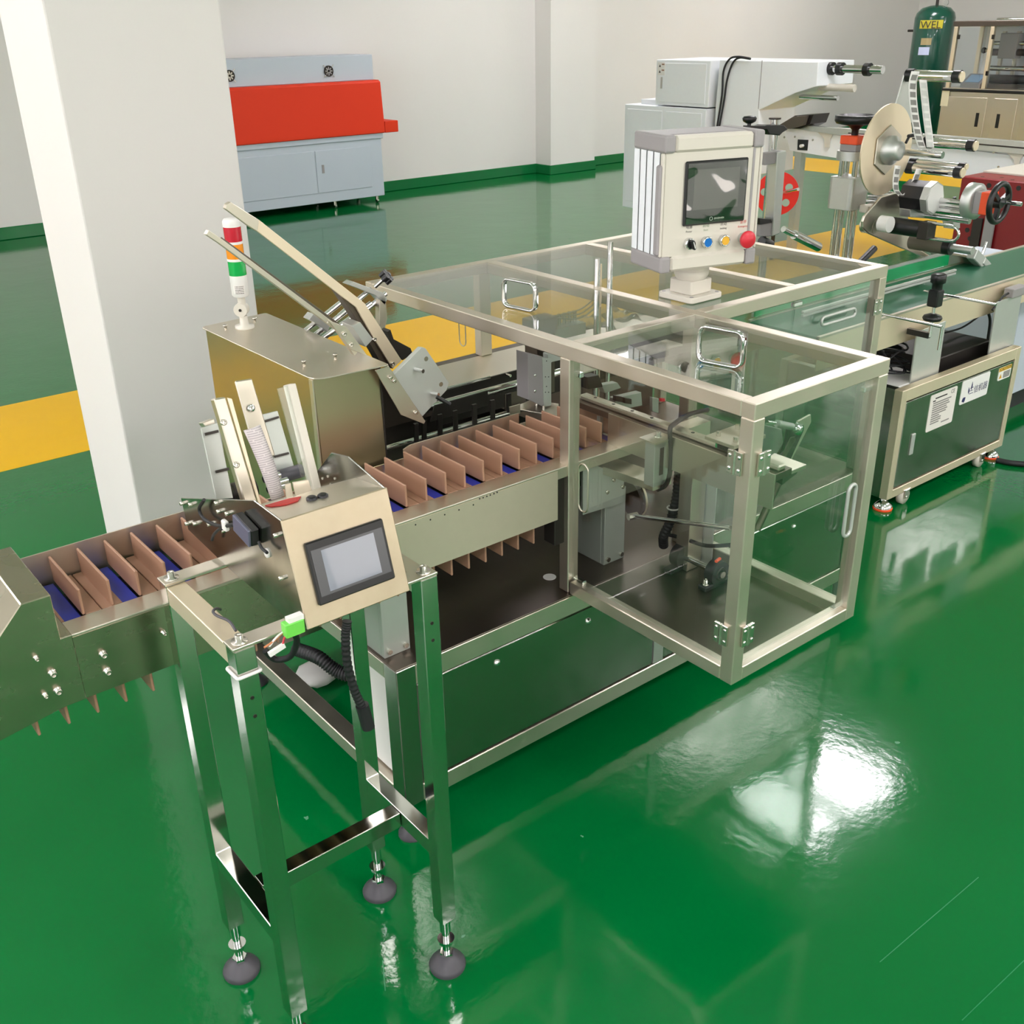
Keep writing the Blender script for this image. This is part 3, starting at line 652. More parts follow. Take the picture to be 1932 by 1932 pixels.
# ------------------------------------------------------------------ drive housing behind the conveyor
HX0, HX1, HY0, HY1, HZ = .972, 1.135, 1.895, 2.43, 1.026
hs = thing('drive_housing', 'tall brushed steel drive housing with a rounded flat lid behind the conveyor', 'housing', (HX0, HY0, BZ1))
steel_hood = M_steel('hood_steel', (188, 176, 148), .30, .33, (1, 1, 2))
MB().box(HX0, HX0+.003, HY0, HY1, BZ1+.001, HZ).build('side_panel', steel_hood, hs)
MB().prism([(HX0+.003, HY0, HZ), (HX0+.003, HY0-.004, .80), (HX0+.003, HY0-.004, BZ1+.001), (HX0+.003, HY0, BZ1+.001)], (HX1-HX0-.003, 0, 0)).build('front_panel', steel_hood, hs)
MB().box(HX1, HX1+.004, HY0-.004, HY1, BZ1+.001, HZ).build('side_panel', dark_iron, hs)
MB().box(HX0+.003, HX1, HY1-.003, HY1, BZ1+.001, HZ).build('back_panel', steel_hood, hs)
MB().box(HX0-.003, HX0, HY0-.004, HY0+.010, BZ1+.001, HZ).build('corner_seam', steel, hs)
lid = [on(*a, 'z', HZ) for a in ((378, 619), (502, 592), (735, 690), (593, 720))]
c0 = sum(lid, V())/4; pts = []
for i, p in enumerate(lid):
    a, b = lid[i-1], lid[(i+1) % 4]; r = (.018, .012, .008, .035)[i]
    u, v = (a-p).normalized(), (b-p).normalized(); s0, s1 = p+u*r, p+v*r
    for k in range(6): t_ = k/5; pts.append(s0*(1-t_)**2+p*2*t_*(1-t_)+s1*t_*t_)
ld = MB().prism(pts, (0, 0, .003)).build('lid', steel, hs, bevel=.0008)
for a in ((426, 622), (574, 690), (633, 677), (481, 608)):
    q = on(*a, 'z', HZ+.003); MB().lathe((q.x, q.y, HZ+.003), (0, 0, 1), [(.0035, 0), (.0035, .009), (.0055, .009), (.0055, .012), (.002, .012)], 10).build('lid_bolt', bolt_m, ld)

# ------------------------------------------------------------------ signal tower
tb = on(462, 618, 'z', HZ+.003); tx, ty, tz = tb.x, tb.y, HZ+.003
tw = thing('signal_tower', 'white signal tower with red amber and green lenses on a steel lid', 'signal light', tuple(tb))
A_ = (tx, ty, tz)
MB().lathe(A_, (0, 0, 1), [(.0235, 0), (.0235, .006), (.011, .007), (.0095, .030)], 28).build('base', cream_pl, tw)
MB().cyl((tx-.010, ty-.008, tz+.046), (tx+.006, ty+.010, tz+.046), .0165, 24).build('swivel_joint', cream_pl, tw)
dj = V((-.010, -.008, 0)); nj = V((-.016, -.018, 0)).normalized()
MB().cyl((tx-.010, ty-.008, tz+.046), V((tx-.010, ty-.008, tz+.046))+nj*.001, .004, 6).build('hex_socket', dark_iron, tw)
MB().cyl((tx, ty, tz+.055), (tx, ty, tz+.078), .0095, 20).build('neck', cream_pl, tw)
zb_ = tz+.078
bd = MB().lathe((tx, ty, zb_), (0, 0, 1), [(.017, 0), (.0205, .004), (.0205, .052)], 32).build('body', white_pl, tw)
z = zb_+.052
lens = lambda n, rgb: M_plain(n, rgb, .18, coat=.6)
for k, (nm, rgb) in enumerate((('green_lens', (0, 165, 72)), ('amber_lens', (232, 140, 10)), ('red_lens', (190, 12, 42)))):
    MB().lathe((tx, ty, z), (0, 0, 1), [(.0207, 0), (.0207, .034)], 32).build(nm, lens(nm, rgb), tw); z += .034
    MB().lathe((tx, ty, z), (0, 0, 1), [(.0209, 0), (.0209, .006)], 32).build('ring', white_pl, tw); z += .006
MB().lathe((tx, ty, z), (0, 0, 1), [(.0209, 0), (.0209, .006), (.017, .012), (.004, .013)], 32).build('cap', white_pl, tw)
pl = MB(); n_ = 6
vw = math.atan2(-ty, -tx)
for i in range(n_):
    a0, a1 = vw-.75+1.3*i/n_, vw-.75+1.3*(i+1)/n_; rr_ = .0208
    pl._add([(tx+math.cos(a)*rr_, ty+math.sin(a)*rr_, zz) for a, zz in ((a0, zb_+.010), (a1, zb_+.010), (a1, zb_+.030), (a0, zb_+.030))], [(0, 1, 2, 3)], True)
pl.build('rating_label', print_mat('rating_print', (226, 222, 216), (96, 88, 86), 5, dens=.55), bd)

# ------------------------------------------------------------------ carton magazine
mg = thing('carton_magazine', 'inclined steel carton magazine with long guide arms and a pale adjusting plate', 'magazine', (1.15, 1.95, 1.0))
zigbar('lower_arm', ((392, 439), (416, 455), (619, 606), (640, 622), (672, 668)), 1.935, .010, .014, steel, mg)
zigbar('lower_arm_flange', ((417, 450), (622, 600), (646, 618)), 1.950, .006, .004, steel_dark, mg)
plate_y('lower_arm_plate', ((619, 604), (654, 617), (694, 672), (664, 660)), 1.93, .004, steel, mg)
plate_y('upper_arm', ((425, 394), (427, 386), (435, 381), (489, 415), (689, 573), (758, 680), (741, 696), (700, 630), (672, 580), (486, 437)), 2.05, .006, steel_warm, mg)
plate_y('upper_arm_tip', ((425, 394), (427, 386), (435, 381), (489, 415), (486, 437), (468, 426)), 2.047, .012, steel, mg)
plate_y('upper_arm_web', ((636, 548), (674, 582), (742, 696), (722, 692), (668, 596)), 2.058, .03, steel_dark, mg)
for a in ((706, 640), (740, 686), (649, 630), (662, 650)):
    q = on(*a, 'y', 2.05 if a[0] > 680 else 1.93); MB().lathe(q, (0, -1, 0), [(.005, 0), (.005, .004), (.0025, .004), (.0025, .002)], 12).build('cap_screw', bolt_m, mg)
plate_y('slide_side', ((708, 699), (733, 690), (803, 795), (800, 800), (757, 783)), 1.875, .003, steel, mg)
for a in ((742, 718), (783, 778), (735, 712)):
    q = on(*a, 'y', 1.875); MB().lathe(q, (0, -1, 0), [(.004, 0), (.004, .007), (.002, .007)], 10).build('stud', bolt_m, mg)
ap = plate_y('adjusting_plate', ((742, 708), (795, 656), (803, 657), (847, 722), (843, 736), (797, 786)), 1.90, .014, alu_pale, mg)
for a in ((804, 677), (832, 725)):
    q = on(*a, 'y', 1.90); MB().cyl(q+V((0, -.0005, 0)), q+V((0, .002, 0)), .0055, 14).build('threaded_hole', bolt_m, ap)
for a, l in (((783, 697), .024), ((814, 742), .02)):
    q = on(*a, 'y', 1.90); MB().cyl(q, q+V((.006, -l, 0)), .0048, 14).build('pin', chrome, ap)
q = on(824, 749, 'y', 1.88); MB().cyl(q, on(849, 763, 'y', 1.868), .005, 12).build('clamp_handle', black, mg)
plate_y('dark_stop', ((731, 626), (737, 622), (743, 640), (775, 657), (779, 668), (760, 680), (738, 650)), 2.12, .03, dark_iron, mg)
plate_y('cross_block', ((664, 615), (680, 608), (704, 640), (690, 655)), 2.0, .05, alu, mg)
# adjusting rods and their brackets
for a, b in (((576, 624), (662, 556)), ((592, 634), (680, 566)), ((607, 640), (700, 572)), ((682, 592), (728, 554)), ((640, 596), (700, 545))):
    MB().cyl(on(*a, 'y', 2.22), on(*b, 'y', 2.22), .0065, 14).build('guide_rod', chrome, mg)
plate_y('rod_bracket', ((583, 603), (592, 592), (622, 615), (619, 627), (600, 612)), 2.20, .03, alu, mg)
plate_y('rod_bracket', ((657, 537), (666, 531), (722, 552), (731, 564), (726, 576), (708, 557)), 2.20, .03, alu, mg)
plate_y('rod_carrier', ((716, 560), (727, 556), (731, 600), (722, 640), (716, 620)), 2.20, .02, steel, mg)
kb = on(727, 524, 'y', 2.18); ks = on(708, 541, 'y', 2.2); dk_ = (kb-ks).normalized()
MB().cyl(ks, kb, .005, 10).build('knob_stem', chrome, mg)
m = MB(); m.cyl(kb-dk_*.004, kb+dk_*.010, .014, 20)
u_ = dk_.orthogonal().normalized(); w_ = dk_.cross(u_)
for k in range(6):
    a = k*math.pi/3; m.cyl(kb-dk_*.005+(u_*math.cos(a)+w_*math.sin(a))*.013, kb+dk_*.011+(u_*math.cos(a)+w_*math.sin(a))*.013, .006, 10)
m.build('star_knob', black, mg)

# ------------------------------------------------------------------ carton transfer unit behind the conveyor
tr = thing('transfer_unit', 'dark carton transfer unit with shafts and push fingers behind the conveyor', 'mechanism', (1.5, 2.2, BZ1))
MB().prism([(1.16, 2.40, .80), (1.16, 2.43, .80), (1.16, 2.43, BZ1+.001), (1.16, 2.40, BZ1+.001)], (1.38, 0, 0)).build('back_channel', steel_dark, tr)
MB().box(1.50, 2.54, 2.22, 2.40, .797, .80).build('channel_top', steel, tr, bevel=.001)
MB().box(1.50, 2.54, 2.215, 2.22, .70, .80).build('channel_face', dark_iron, tr)
MB().box(1.20, 1.80, 2.0, 2.40, BZ1+.001, .655).build('dark_bed', dark_iron, tr)
q = on(955, 706, 'y', 2.215); MB().cyl(q, q+V((0, -.02, 0)), .004, 10).build('stud', bolt_m, tr)
a_, b_ = on(815, 785, 'y', 2.12), on(1060, 699, 'y', 2.12)
MB().cyl((a_.x-.05, 2.12, .800), (1.95, 2.12, .800), .011, 20).build('main_shaft', chrome, tr)
plate_y('guide_plate', ((812, 796), (820, 765), (921, 737), (921, 765), (880, 777)), 2.095, .004, dark_iron, tr)
MB().cyl((1.20, 2.08, .742), (1.75, 2.08, .742), .007, 14).build('second_shaft', chrome, tr)
MB().cyl((1.45, 2.13, .835), (1.62, 2.13, .835), .004, 10).build('thin_rod', chrome, tr)
for x, y0, y1 in ((786, 800, 842), (801, 795, 842), (831, 783, 828), (860, 776, 815), (896, 764, 803), (930, 756, 792), (961, 744, 780)):
    plate_y('push_finger', ((x-4, y0), (x+4, y0-2), (x+5, y1-2), (x-3, y1)), 2.035, .006, dark_iron, tr)
plate_y('side_plate', ((953, 744), (992, 733), (992, 770), (953, 782)), 2.10, .004, steel_dark, tr)
bx = MB(); q0, q1 = on(997, 668, 'y', 1.93), on(1026, 767, 'y', 1.93)
cb_ = thing('cylinder_bracket', 'grey slotted air cylinder bracket beside the enclosure post', 'bracket', (1.62, 1.93, .79))
plate_y('left_face', ((996, 666), (1023, 675), (1026, 768), (997, 754)), 1.93, .004, grey_pl, cb_)
MB().prism([on(*a, 'y', 1.93) for a in ((1023, 675), (1040, 677), (1040, 765), (1026, 768))], (0, .004, 0)).build('right_face', alu_pale, cb_)
MB().prism([on(*a, 'y', 1.934) for a in ((998, 668), (1038, 678), (1038, 764), (999, 755))], (0, .05, 0)).build('body', grey_pl, cb_)
for a in ((1009, 708), (1009, 738)):
    q = on(*a, 'y', 1.93); MB().lathe(q, (0, -1, 0), [(.004, 0), (.004, .002), (.001, .003)], 10).build('screw', chrome, cb_)
for a in ((1031, 681), (1031, 729), (1029, 711), (1035, 711), (1029, 740), (1035, 740)):
    q = on(*a, 'y', 1.93); MB().cyl(q+V((0, -.0006, 0)), q+V((0, .001, 0)), .0015, 8).build('hole', black, cb_)
plate_z('foot_plate', ((962, 772), (990, 762), (1000, 757), (1054, 764), (1056, 792), (1020, 782)), .79, .004, steel, cb_)
plate_y('foot_lip', ((961, 768), (982, 762), (982, 780), (963, 787)), 1.93, .003, steel, cb_)
for a in ((1013, 765), (1026, 772)):
    q = on(*a, 'z', .794); MB().cyl(q, q+V((0, 0, .012)), .004, 10).build('stud', chrome, cb_)
MB().box(1.68, 1.76, 1.96, 1.98, .90, .925).build('arm', alu_pale, cb_, bevel=.001)

# ------------------------------------------------------------------ pusher slide inside the front enclosure
ps = thing('pusher_slide', 'steel linear rail and pusher carriage with a green sealed bearing block', 'slide', (1.62, 1.5, .7))
RX = 1.62
MB().box(RX-.012, RX+.012, 1.165, 1.76, .872, .884).build('linear_rail', steel, ps, bevel=.003)
for k in range(9):
    q = V((RX, 1.22+.062*k, .884)); MB().cyl(q+V((0, 0, -.001)), q+V((0, 0, .0006)), .0042, 12).build('rail_hole', black, ps)
MB().box(RX-.026, RX+.026, 1.16, 1.78, .856, .872).build('rail_base', steel_dark, ps, bevel=.001)
MB().box(RX-.030, RX-.026, 1.16, 1.64, .795, .872).build('apron', steel, ps)
cq = on(1296, 1078, 'z', EZ0+.006); MB().box(cq.x, cq.x+.05, cq.y, cq.y+.04, EZ0+.005, .80).build('column', steel, ps, bevel=.001)
MB().box(cq.x+.052, cq.x+.056, cq.y-.03, cq.y+.05, EZ0+.005, .80).build('column', alu_pale, ps, bevel=.001)
MB().box(RX-.026, cq.x+.05, cq.y, cq.y+.04, .80, .856).build('column_cap', steel, ps)
cz = .886
car = MB().box(RX-.028, RX+.028, 1.255, 1.315, cz-.004, cz+.018).build('carriage', black, ps, bevel=.002)
for y in (1.252, 1.315): MB().box(RX-.027, RX+.027, y-.004, y+.004, cz-.003, cz+.017).build('green_seal', M_plain('green_seal', (20, 150, 84), .4), car)
MB().box(RX-.05, RX+.05, 1.25, 1.33, cz+.018, cz+.026).build('carriage_plate', steel, ps, bevel=.001)
for dx in (-.03, .03):
    for y in (1.265, 1.31): MB().cyl((RX+dx, y, cz+.026), (RX+dx, y, cz+.036), .005, 10).build('bolt', bolt_m, ps)
plate_x('bent_sheet', ((1085, 868), (1100, 866), (1232, 914), (1232, 927), (1085, 878)), 1.56, .06, steel, ps)
sb = MB().box(1.555, 1.60, 1.455, 1.485, .755, .865); o = sb.build('slotted_block', alu, ps, bevel=.001)
MB().box(1.572, 1.584, 1.4545, 1.456, .780, .845).build('slot', dark_iron, o)
MB().box(1.54, 1.605, 1.44, 1.49, .865, .869).build('slotted_cap', steel, ps)
q = on(1234, 812, 'z', .869); MB().lathe((1.575, 1.465, .869), (0, 0, 1), [(.009, 0), (.009, .002), (.006, .002), (.006, .012), (.003, .012)], 12).build('cap_screw', bolt_m, ps)
plate_y('white_end_plate', ((1132, 786), (1144, 788), (1158, 840), (1158, 848), (1132, 842)), 1.70, .012, alu_pale, ps)
plate_x('rear_apron', ((1145, 786), (1250, 830), (1250, 862), (1160, 848)), 1.70, .003, steel_dark, ps)
for a in ((1170, 767), (1187, 773), (1226, 790)): pass
b1 = plate_y('sensor_bracket', ((1231, 750), (1243, 752), (1243, 780), (1231, 776)), 1.62, .01, alu, ps)
plate_y('red_tip', ((1248, 752), (1255, 752), (1255, 758), (1248, 758)), 1.60, .008, red_pl, ps)
plate_y('grey_block', ((1160, 752), (1210, 740), (1212, 765), (1163, 775)), 1.78, .02, alu, ps)
for a in ((1168, 752), (1185, 756)): plate_y('black_fitting', ((a[0]-6, a[1]-5), (a[0]+7, a[1]-3), (a[0]+7, a[1]+7), (a[0]-6, a[1]+5)), 1.765, .012, black, ps)
plate_y('white_box', ((1135, 727), (1165, 722), (1172, 732), (1142, 742)), 1.86, .02, alu_pale, ps)
plate_y('dark_actuator', ((1108, 712), (1130, 708), (1138, 730), (1110, 735)), 1.86, .03, black, ps)

# lower linkage: crank, push rod, pillow block
lk = thing('crank_linkage', 'steel crank linkage with push rod and curved dark lever inside the front enclosure', 'linkage', (1.65, 1.45, EZ0))
gp = MB().box(1.46, 1.60, 1.632, 1.638, .50, .665); 
plate_y('bearing_plate', ((1100, 868), (1178, 900), (1176, 948), (1100, 972)), 1.622, .008, alu_pale, lk)
for a in ((1145, 928), (1174, 918), (1157, 905)):
    q = on(*a, 'y', 1.622); MB().lathe(q, (0, -1, 0), [(.005, 0), (.005, .004), (.0025, .004)], 12).build('cap_screw', bolt_m, lk)
q = on(1195, 940, 'y', 1.66); MB().lathe((q.x-.01, 1.66, q.z), (1, -.2, 0), [(.045, 0), (.045, .016), (.03, .018), (.03, .02)], 32).build('crank_wheel', dark_iron, lk)
MB().lathe((q.x+.005, 1.657, q.z), (1, -.2, 0), [(.046, 0), (.046, .006)], 32).build('wheel_rim', steel_warm, lk)
pr0, pr1 = on(1192, 973, 'y', 1.60), on(1378, 996, 'y', 1.30)
MB().cyl(pr0, pr1, .0055, 14).build('push_rod', chrome, lk)
MB().cyl(pr0+V((-.012, 0, 0)), pr0+V((.012, -.006, 0)), .009, 8).build('rod_end', bolt_m, lk)
# pillow block bearing on the tray
pb = thing('pillow_block', 'black pillow block bearing with a steel shaft bolted to the enclosure tray', 'bearing', (1.70, 1.39, EZ0+.004))
q = on(1340, 1107, 'z', EZ0+.006); bx0, by0, bz0 = q.x, q.y, EZ0+.0045
m = MB(); m.box(bx0-.030, bx0+.070, by0-.012, by0+.014, bz0, bz0+.014); m.build('foot', black_rub, pb, bevel=.003)
m = MB(); m.cyl((bx0+.020, by0-.012, bz0+.034), (bx0+.020, by0+.014, bz0+.034), .030, 24); m.build('housing', black_rub, pb, bevel=.003)
m = MB(); m.lathe((bx0+.020, by0-.0125, bz0+.034), (0, -1, 0), [(.017, 0), (.017, .002), (.012, .002), (.012, .0)], 20); m.build('seal_ring', dark_iron, pb)
MB().cyl((bx0+.020, by0-.020, bz0+.034), (bx0+.020, by0+.14, bz0+.034), .0085, 16).build('shaft', chrome, pb)
for dx in (-.018, .058): MB().lathe((bx0+dx, by0, bz0+.014), (0, 0, 1), [(.008, 0), (.008, .002), (.006, .002), (.006, .014), (.003, .014), (.003, .01)], 12).build('cap_screw', bolt_m, pb)
m = MB(); m.box(bx0-.030, bx0+.070, by0+.10, by0+.126, bz0, bz0+.014); m.cyl((bx0+.020, by0+.10, bz0+.034), (bx0+.020, by0+.126, bz0+.034), .030, 24); m.build('rear_housing', black_rub, pb, bevel=.003)
MB().cyl((bx0+.012, by0-.002, bz0+.066), (bx0+.03, by0+.002, bz0+.066), .004, 10).build('orange_cap', orange_pl, pb)
# lever seen through the front door
YL = 1.36
plate_y('platform', ((1440, 893), (1462, 862), (1522, 884), (1483, 901)), YL-.06, .0, steel, lk) if False else None
z_ = .80; P4 = [on(*a, 'z', z_) for a in ((1440, 878), (1460, 862), (1521, 884), (1482, 900))]
pf = MB().prism(P4, (0, 0, .010)).build('platform', steel, lk, bevel=.001)
MB().prism([p+V((0, 0, -.02)) for p in ((P4[0]+V((.0, .0, 0))), P4[1], P4[1].lerp(P4[2], .75), P4[3].lerp(P4[2], .0)+V((-.004, .004, 0)))], (0, 0, .019)).build('platform_block', steel_dark, lk, bevel=.001)
q = on(1487, 891, 'z', .811); MB().cyl((q.x, q.y, .8095), (q.x, q.y, .8112), .004, 12).build('hole', black, pf)
YK = on(1500, 806, 'y', 1.40)
lev = [(1490, 806), (1508, 800), (1518, 806), (1516, 815), (1490, 872), (1480, 880), (1462, 868), (1480, 850), (1486, 830)]
plate_y('curved_lever', lev, 1.42, .012, dark_iron, lk, bevel=.002)
plate_y('lever_slot', ((1492, 825), (1500, 824), (1502, 830), (1482, 864), (1476, 860)), 1.418, .003, steel_dark, lk)
r0 = on(1502, 808, 'y', 1.41); MB().lathe(r0, (0, -1, 0), [(.0145, 0), (.0145, .012), (.009, .012), (.009, .016), (.004, .016)], 20).build('rod_eye', chrome, lk)
MB().cyl(on(1448, 796, 'y', 1.402), on(1468, 799, 'y', 1.402), .004, 10).build('pull_rod', chrome, lk)
MB().cyl(on(1466, 799, 'y', 1.402), on(1494, 805, 'y', 1.402), .009, 14).build('rod_sleeve', alu, lk)
plate_y('lever_post', ((1506, 795), (1530, 782), (1531, 796), (1490, 875), (1480, 880)), 1.45, .006, steel, lk)
MB().cyl(on(1468, 912, 'y', 1.33), on(1428, 1000, 'y', 1.33), .0085, 14).build('diagonal_rod', steel_dark, lk)
plate_y('dark_plate', ((1436, 800), (1475, 810), (1478, 835), (1462, 862), (1438, 870)), 1.47, .006, alu, lk)
# cables and hoses of the pusher
def cable(name, label, pts, r, mat=black_rub, cat='cable', n=8, group=None):
    if n >= 12:      # corrugated: ridges along the hose
        L = sum((V(pts[i+1])-V(pts[i])).length for i in range(len(pts)-1)); path = spline(pts, max(8, int(L/.0022/(len(pts)-1))))
        return tag(MB().tube(path, [r, r, r*.86, r*.86], n).build(name, mat), label, cat, group)
    return tag(MB().tube(spline(pts, 8), r, n).build(name, mat), label, cat, group)
hz0 = [on(1283, 878, 'y', 1.56), on(1280, 905, 'y', 1.56), on(1277, 935, 'y', 1.56), on(1270, 965, 'y', 1.56), on(1262, 990, 'y', 1.56), on(1252, 1012, 'y', 1.57), on(1252, 1030, 'y', 1.58)]
h_ = cable('corrugated_hose', 'thick black corrugated hose standing behind the push rod', hz0, .0125, cat='hose', n=14)
rg = MB().tube([on(1270, 958, 'y', 1.56)+V((math.cos(a)*.0145, math.sin(a)*.0145, 0)) for a in [k*math.pi/8 for k in range(16)]], .002, 6, True).build('white_tie', white_pl, h_)
cable('sensor_cable', 'black cable looping over the slotted bracket and tied with a white tie', [on(1335, 773, 'y', 1.50), on(1300, 782, 'y', 1.47), on(1272, 800, 'y', 1.45), on(1264, 812, 'y', 1.44), on(1266, 850, 'y', 1.44), on(1264, 890, 'y', 1.44), on(1256, 915, 'y', 1.45), on(1240, 924, 'y', 1.47)], .0055)
cable('flat_black_strap', 'black bent tube running low behind the enclosure post', [on(1258, 1008, 'y', 1.56), on(1290, 1016, 'y', 1.5), on(1325, 1028, 'y', 1.44), on(1350, 1030, 'y', 1.40), on(1380, 1028, 'y', 1.36)], .005, cat='tube')

# vertical shafts that rise through the lid, boxes and clutter under the back lid
sf = thing('lifting_shafts', 'pair of chrome shafts rising through the enclosure lid', 'shafts', (1.84, 1.95, .5))
for a in ((1127, 488), (1152, 456)):
    q = on(*a, 'y', 1.95); MB().cyl((q.x, 1.95, BZ1+.002), (q.x, 1.95, q.z), .0072, 20).build('shaft', chrome, sf)
q = on(1134, 520, 'y', 1.955); MB().cyl((q.x, 1.955, BZ1+.002), (q.x, 1.955, q.z+.03), .0022, 8).build('thin_shaft', steel_warm, sf)
sw = thing('film_tray', 'steel tray with crumpled clear film under the enclosure lid', 'tray', (1.6, 1.8, .9))
MB().box(1.50, 1.84, 1.64, 1.70, .985, .988).build('tray', steel, sw); MB().box(1.50, 1.503, 1.64, 1.70, .93, .985).build('tray_side', steel, sw); MB().box(1.837, 1.84, 1.64, 1.70, .93, .985).build('tray_side', steel, sw)
rf = random.Random(11); rows = []; fc = on(1170, 600, 'z', .95)
for i in range(12): rows.append([V((fc.x-.13+.26*i/11, fc.y-.05+.13*j/7, .94+.02*rf.random()+.012*math.sin(i*1.3+j*.9))) for j in range(8)])
MB().sheet(rows).build('crumpled_film', film_m, sw)
vb = thing('valve_block', 'grey valve manifold with clear air lines under the back lid', 'valve block', (1.55, 1.95, .8))
q = on(1030, 612, 'y', 2.0)
MB().box(q.x-.04, q.x+.04, 2.0, 2.05, q.z-.03, q.z+.015).build('manifold', grey_pl, vb, bevel=.002)
MB().box(q.x-.03, q.x+.03, 2.0, 2.05, .80, q.z-.03).build('manifold_stand', steel_dark, vb)
for k in range(5): MB().cyl((q.x+.045+.018*k, 2.02, q.z-.02), (q.x+.045+.018*k, 2.02, q.z+.012), .006, 10).build('air_fitting', chrome, vb)
MB().box(q.x+.03, q.x+.14, 2.0, 2.04, q.z-.05, q.z-.02).build('fitting_rail', alu, vb)
for k in range(3): MB().tube(spline([V((q.x+.03+.02*k, 2.02, q.z+.01)), V((q.x+.12, 2.0, q.z-.005+.012*k)), V((q.x+.19, 1.97, q.z+.03+.01*k)), V((q.x+.21, 1.96, q.z-.1))], 8), .0022, 6).build('air_line', alu_pale, vb)
# ------------------------------------------------------------------ text helper
def text(body, origin, u, v, size, mat, parent, name='lettering', align='CENTER', squeeze=1.0):
    """flat lettering in the plane (u right, v up) as a mesh"""
    cu = bpy.data.curves.new('txt', 'FONT'); cu.body = body; cu.size = size; cu.align_x = align; cu.align_y = 'CENTER'
    to = bpy.data.objects.new('txt', cu); COL.objects.link(to)
    bpy.context.view_layer.update()
    me = bpy.data.meshes.new_from_object(to.evaluated_get(bpy.context.evaluated_depsgraph_get()))
    o, u, v = V(origin), V(u).normalized(), V(v).normalized()
    m = MB(); m.v = [tuple(o+u*p.co.x*squeeze+v*p.co.y) for p in me.vertices]; m.f = [list(p.vertices) for p in me.polygons]
    m.sm = [False]*len(m.f); m.mi = [0]*len(m.f)
    bpy.data.objects.remove(to); bpy.data.curves.remove(cu); bpy.data.meshes.remove(me)
    if m.f: return m.build(name, mat, parent)
ink = M_plain('black_ink', (45, 42, 42), .6); ink_red = M_plain('red_ink', (200, 60, 60), .6); ink_green = M_plain('green_ink', (120, 140, 110), .6)
ink_white = M_plain('white_ink', (225, 225, 225), .6); ink_grey = M_plain('grey_ink', (140, 136, 134), .6); ink_blue = M_plain('navy_ink', (34, 36, 92), .5)

# ------------------------------------------------------------------ operator panel on its pedestal
yw = math.radians(-16.26); U = V((math.cos(yw), math.sin(yw), 0)); N = V((-math.sin(yw), math.cos(yw), 0)); Z = V((0, 0, 1))
PC = V((1.934, 1.715, EZ1))
cp = thing('operator_panel', 'cream and grey operator panel box with screen and push buttons on a swivel pedestal', 'control panel', tuple(PC))
def W(a, b, z): return PC+U*a+N*b+Z*(z-EZ1)
ped = MB(); ped.prism([PC+V((a, b, 0)) for a, b in rrect(.115, .115, .012)], (0, 0, .014)); ped.build('pedestal_base', cream_pl, cp, bevel=.002)
for sx in (-1, 1):
    for sy in (-1, 1): MB().cyl(PC+V((sx*.046, sy*.046, .014)), PC+V((sx*.046, sy*.046, .0148)), .005, 12).build('bolt_recess', grey_pl, cp)
MB().prism([PC+V((a, b, .014)) for a, b in rrect(.074, .074, .006)], (0, 0, .034)).build('pedestal_block', cream_pl, cp, bevel=.002)
MB().lathe(PC+V((0, 0, .048)), (0, 0, 1), [(.037, 0), (.042, .010), (.043, .022), (.0415, .023), (.0415, .026), (.043, .027), (.043, .036)], 36).build('swivel_collar', cream_pl, cp)
MB().lathe(PC+V((0, 0, .084)), (0, 0, 1), [(.034, 0), (.034, .022)], 30).build('swivel_neck', cream_pl, cp)
wx, dy0, dy1, z0, z1 = .130, -.068, .070, 1.160, 1.462
def wbox(a0, a1, b0, b1, c0, c1): return MB().obox(W((a0+a1)/2, (b0+b1)/2, (c0+c1)/2), U, N, Z, (a1-a0)/2, (b1-b0)/2, (c1-c0)/2)
cap_h, cap_w = .036, .026
bdy = wbox(-wx+.004, wx-.004, dy0+.008, dy1, z0+.004, z1-.004).build('box_body', alu_pale, cp, bevel=.003)
wbox(-wx+.004, wx-.004, dy0, dy0+.010, z0+.034, z1-.034).build('front_plate', cream_pl, cp, bevel=.001)
wbox(-wx+cap_w, wx-cap_w, dy0-.006, dy0+.030, z1-.036, z1).build('top_profile', cream_pl, cp, bevel=.006)
wbox(-wx+cap_w, wx-cap_w, dy0-.006, dy0+.030, z0, z0+.036).build('bottom_profile', cream_pl, cp, bevel=.006)
wbox(-wx+cap_w, wx-cap_w, dy0+.030, dy1+.002, z1-.006, z1+.001).build('top_cover', grey_pl, cp, bevel=.002)
for s in (-1, 1):
    for c0, c1 in ((z0-.002, z0+cap_h), (z1-cap_h, z1+.003)):
        a0, a1 = (-wx-.002, -wx+cap_w) if s < 0 else (wx-cap_w, wx+.002)
        wbox(a0, a1, dy0-.007, dy1+.003, c0, c1).build('corner_cap', grey_pl, cp, bevel=.006, seg=3)
    a = s*(wx-.002)
    for k in range(4):
        b = dy1-.012-.031*k; wbox(min(a, a+s*.003), max(a, a+s*.003), b-.012, b+.012, z0+cap_h, z1-cap_h).build('side_profile', white_paint, cp, bevel=.001)
    wbox(s*wx-.003, s*wx+.003, dy0-.002, dy0+.012, z0+cap_h, z1-cap_h).build('edge_profile', cream_pl, cp, bevel=.002)
wbox(-wx-.008, -wx+.002, dy0+.002, dy0+.024, z0+.038, z1-.062).build('door_grip', grey_pl, cp, bevel=.004)
wbox(wx-.024, wx-.018, dy0-.0012, dy0, z0+.037, z1-.037).build('panel_seam', grey_pl, cp)
FP = W(0, dy0, 0)                       # front plane point
def onf(px, py, d=0): return onpl(px, py, FP-N*d, N)
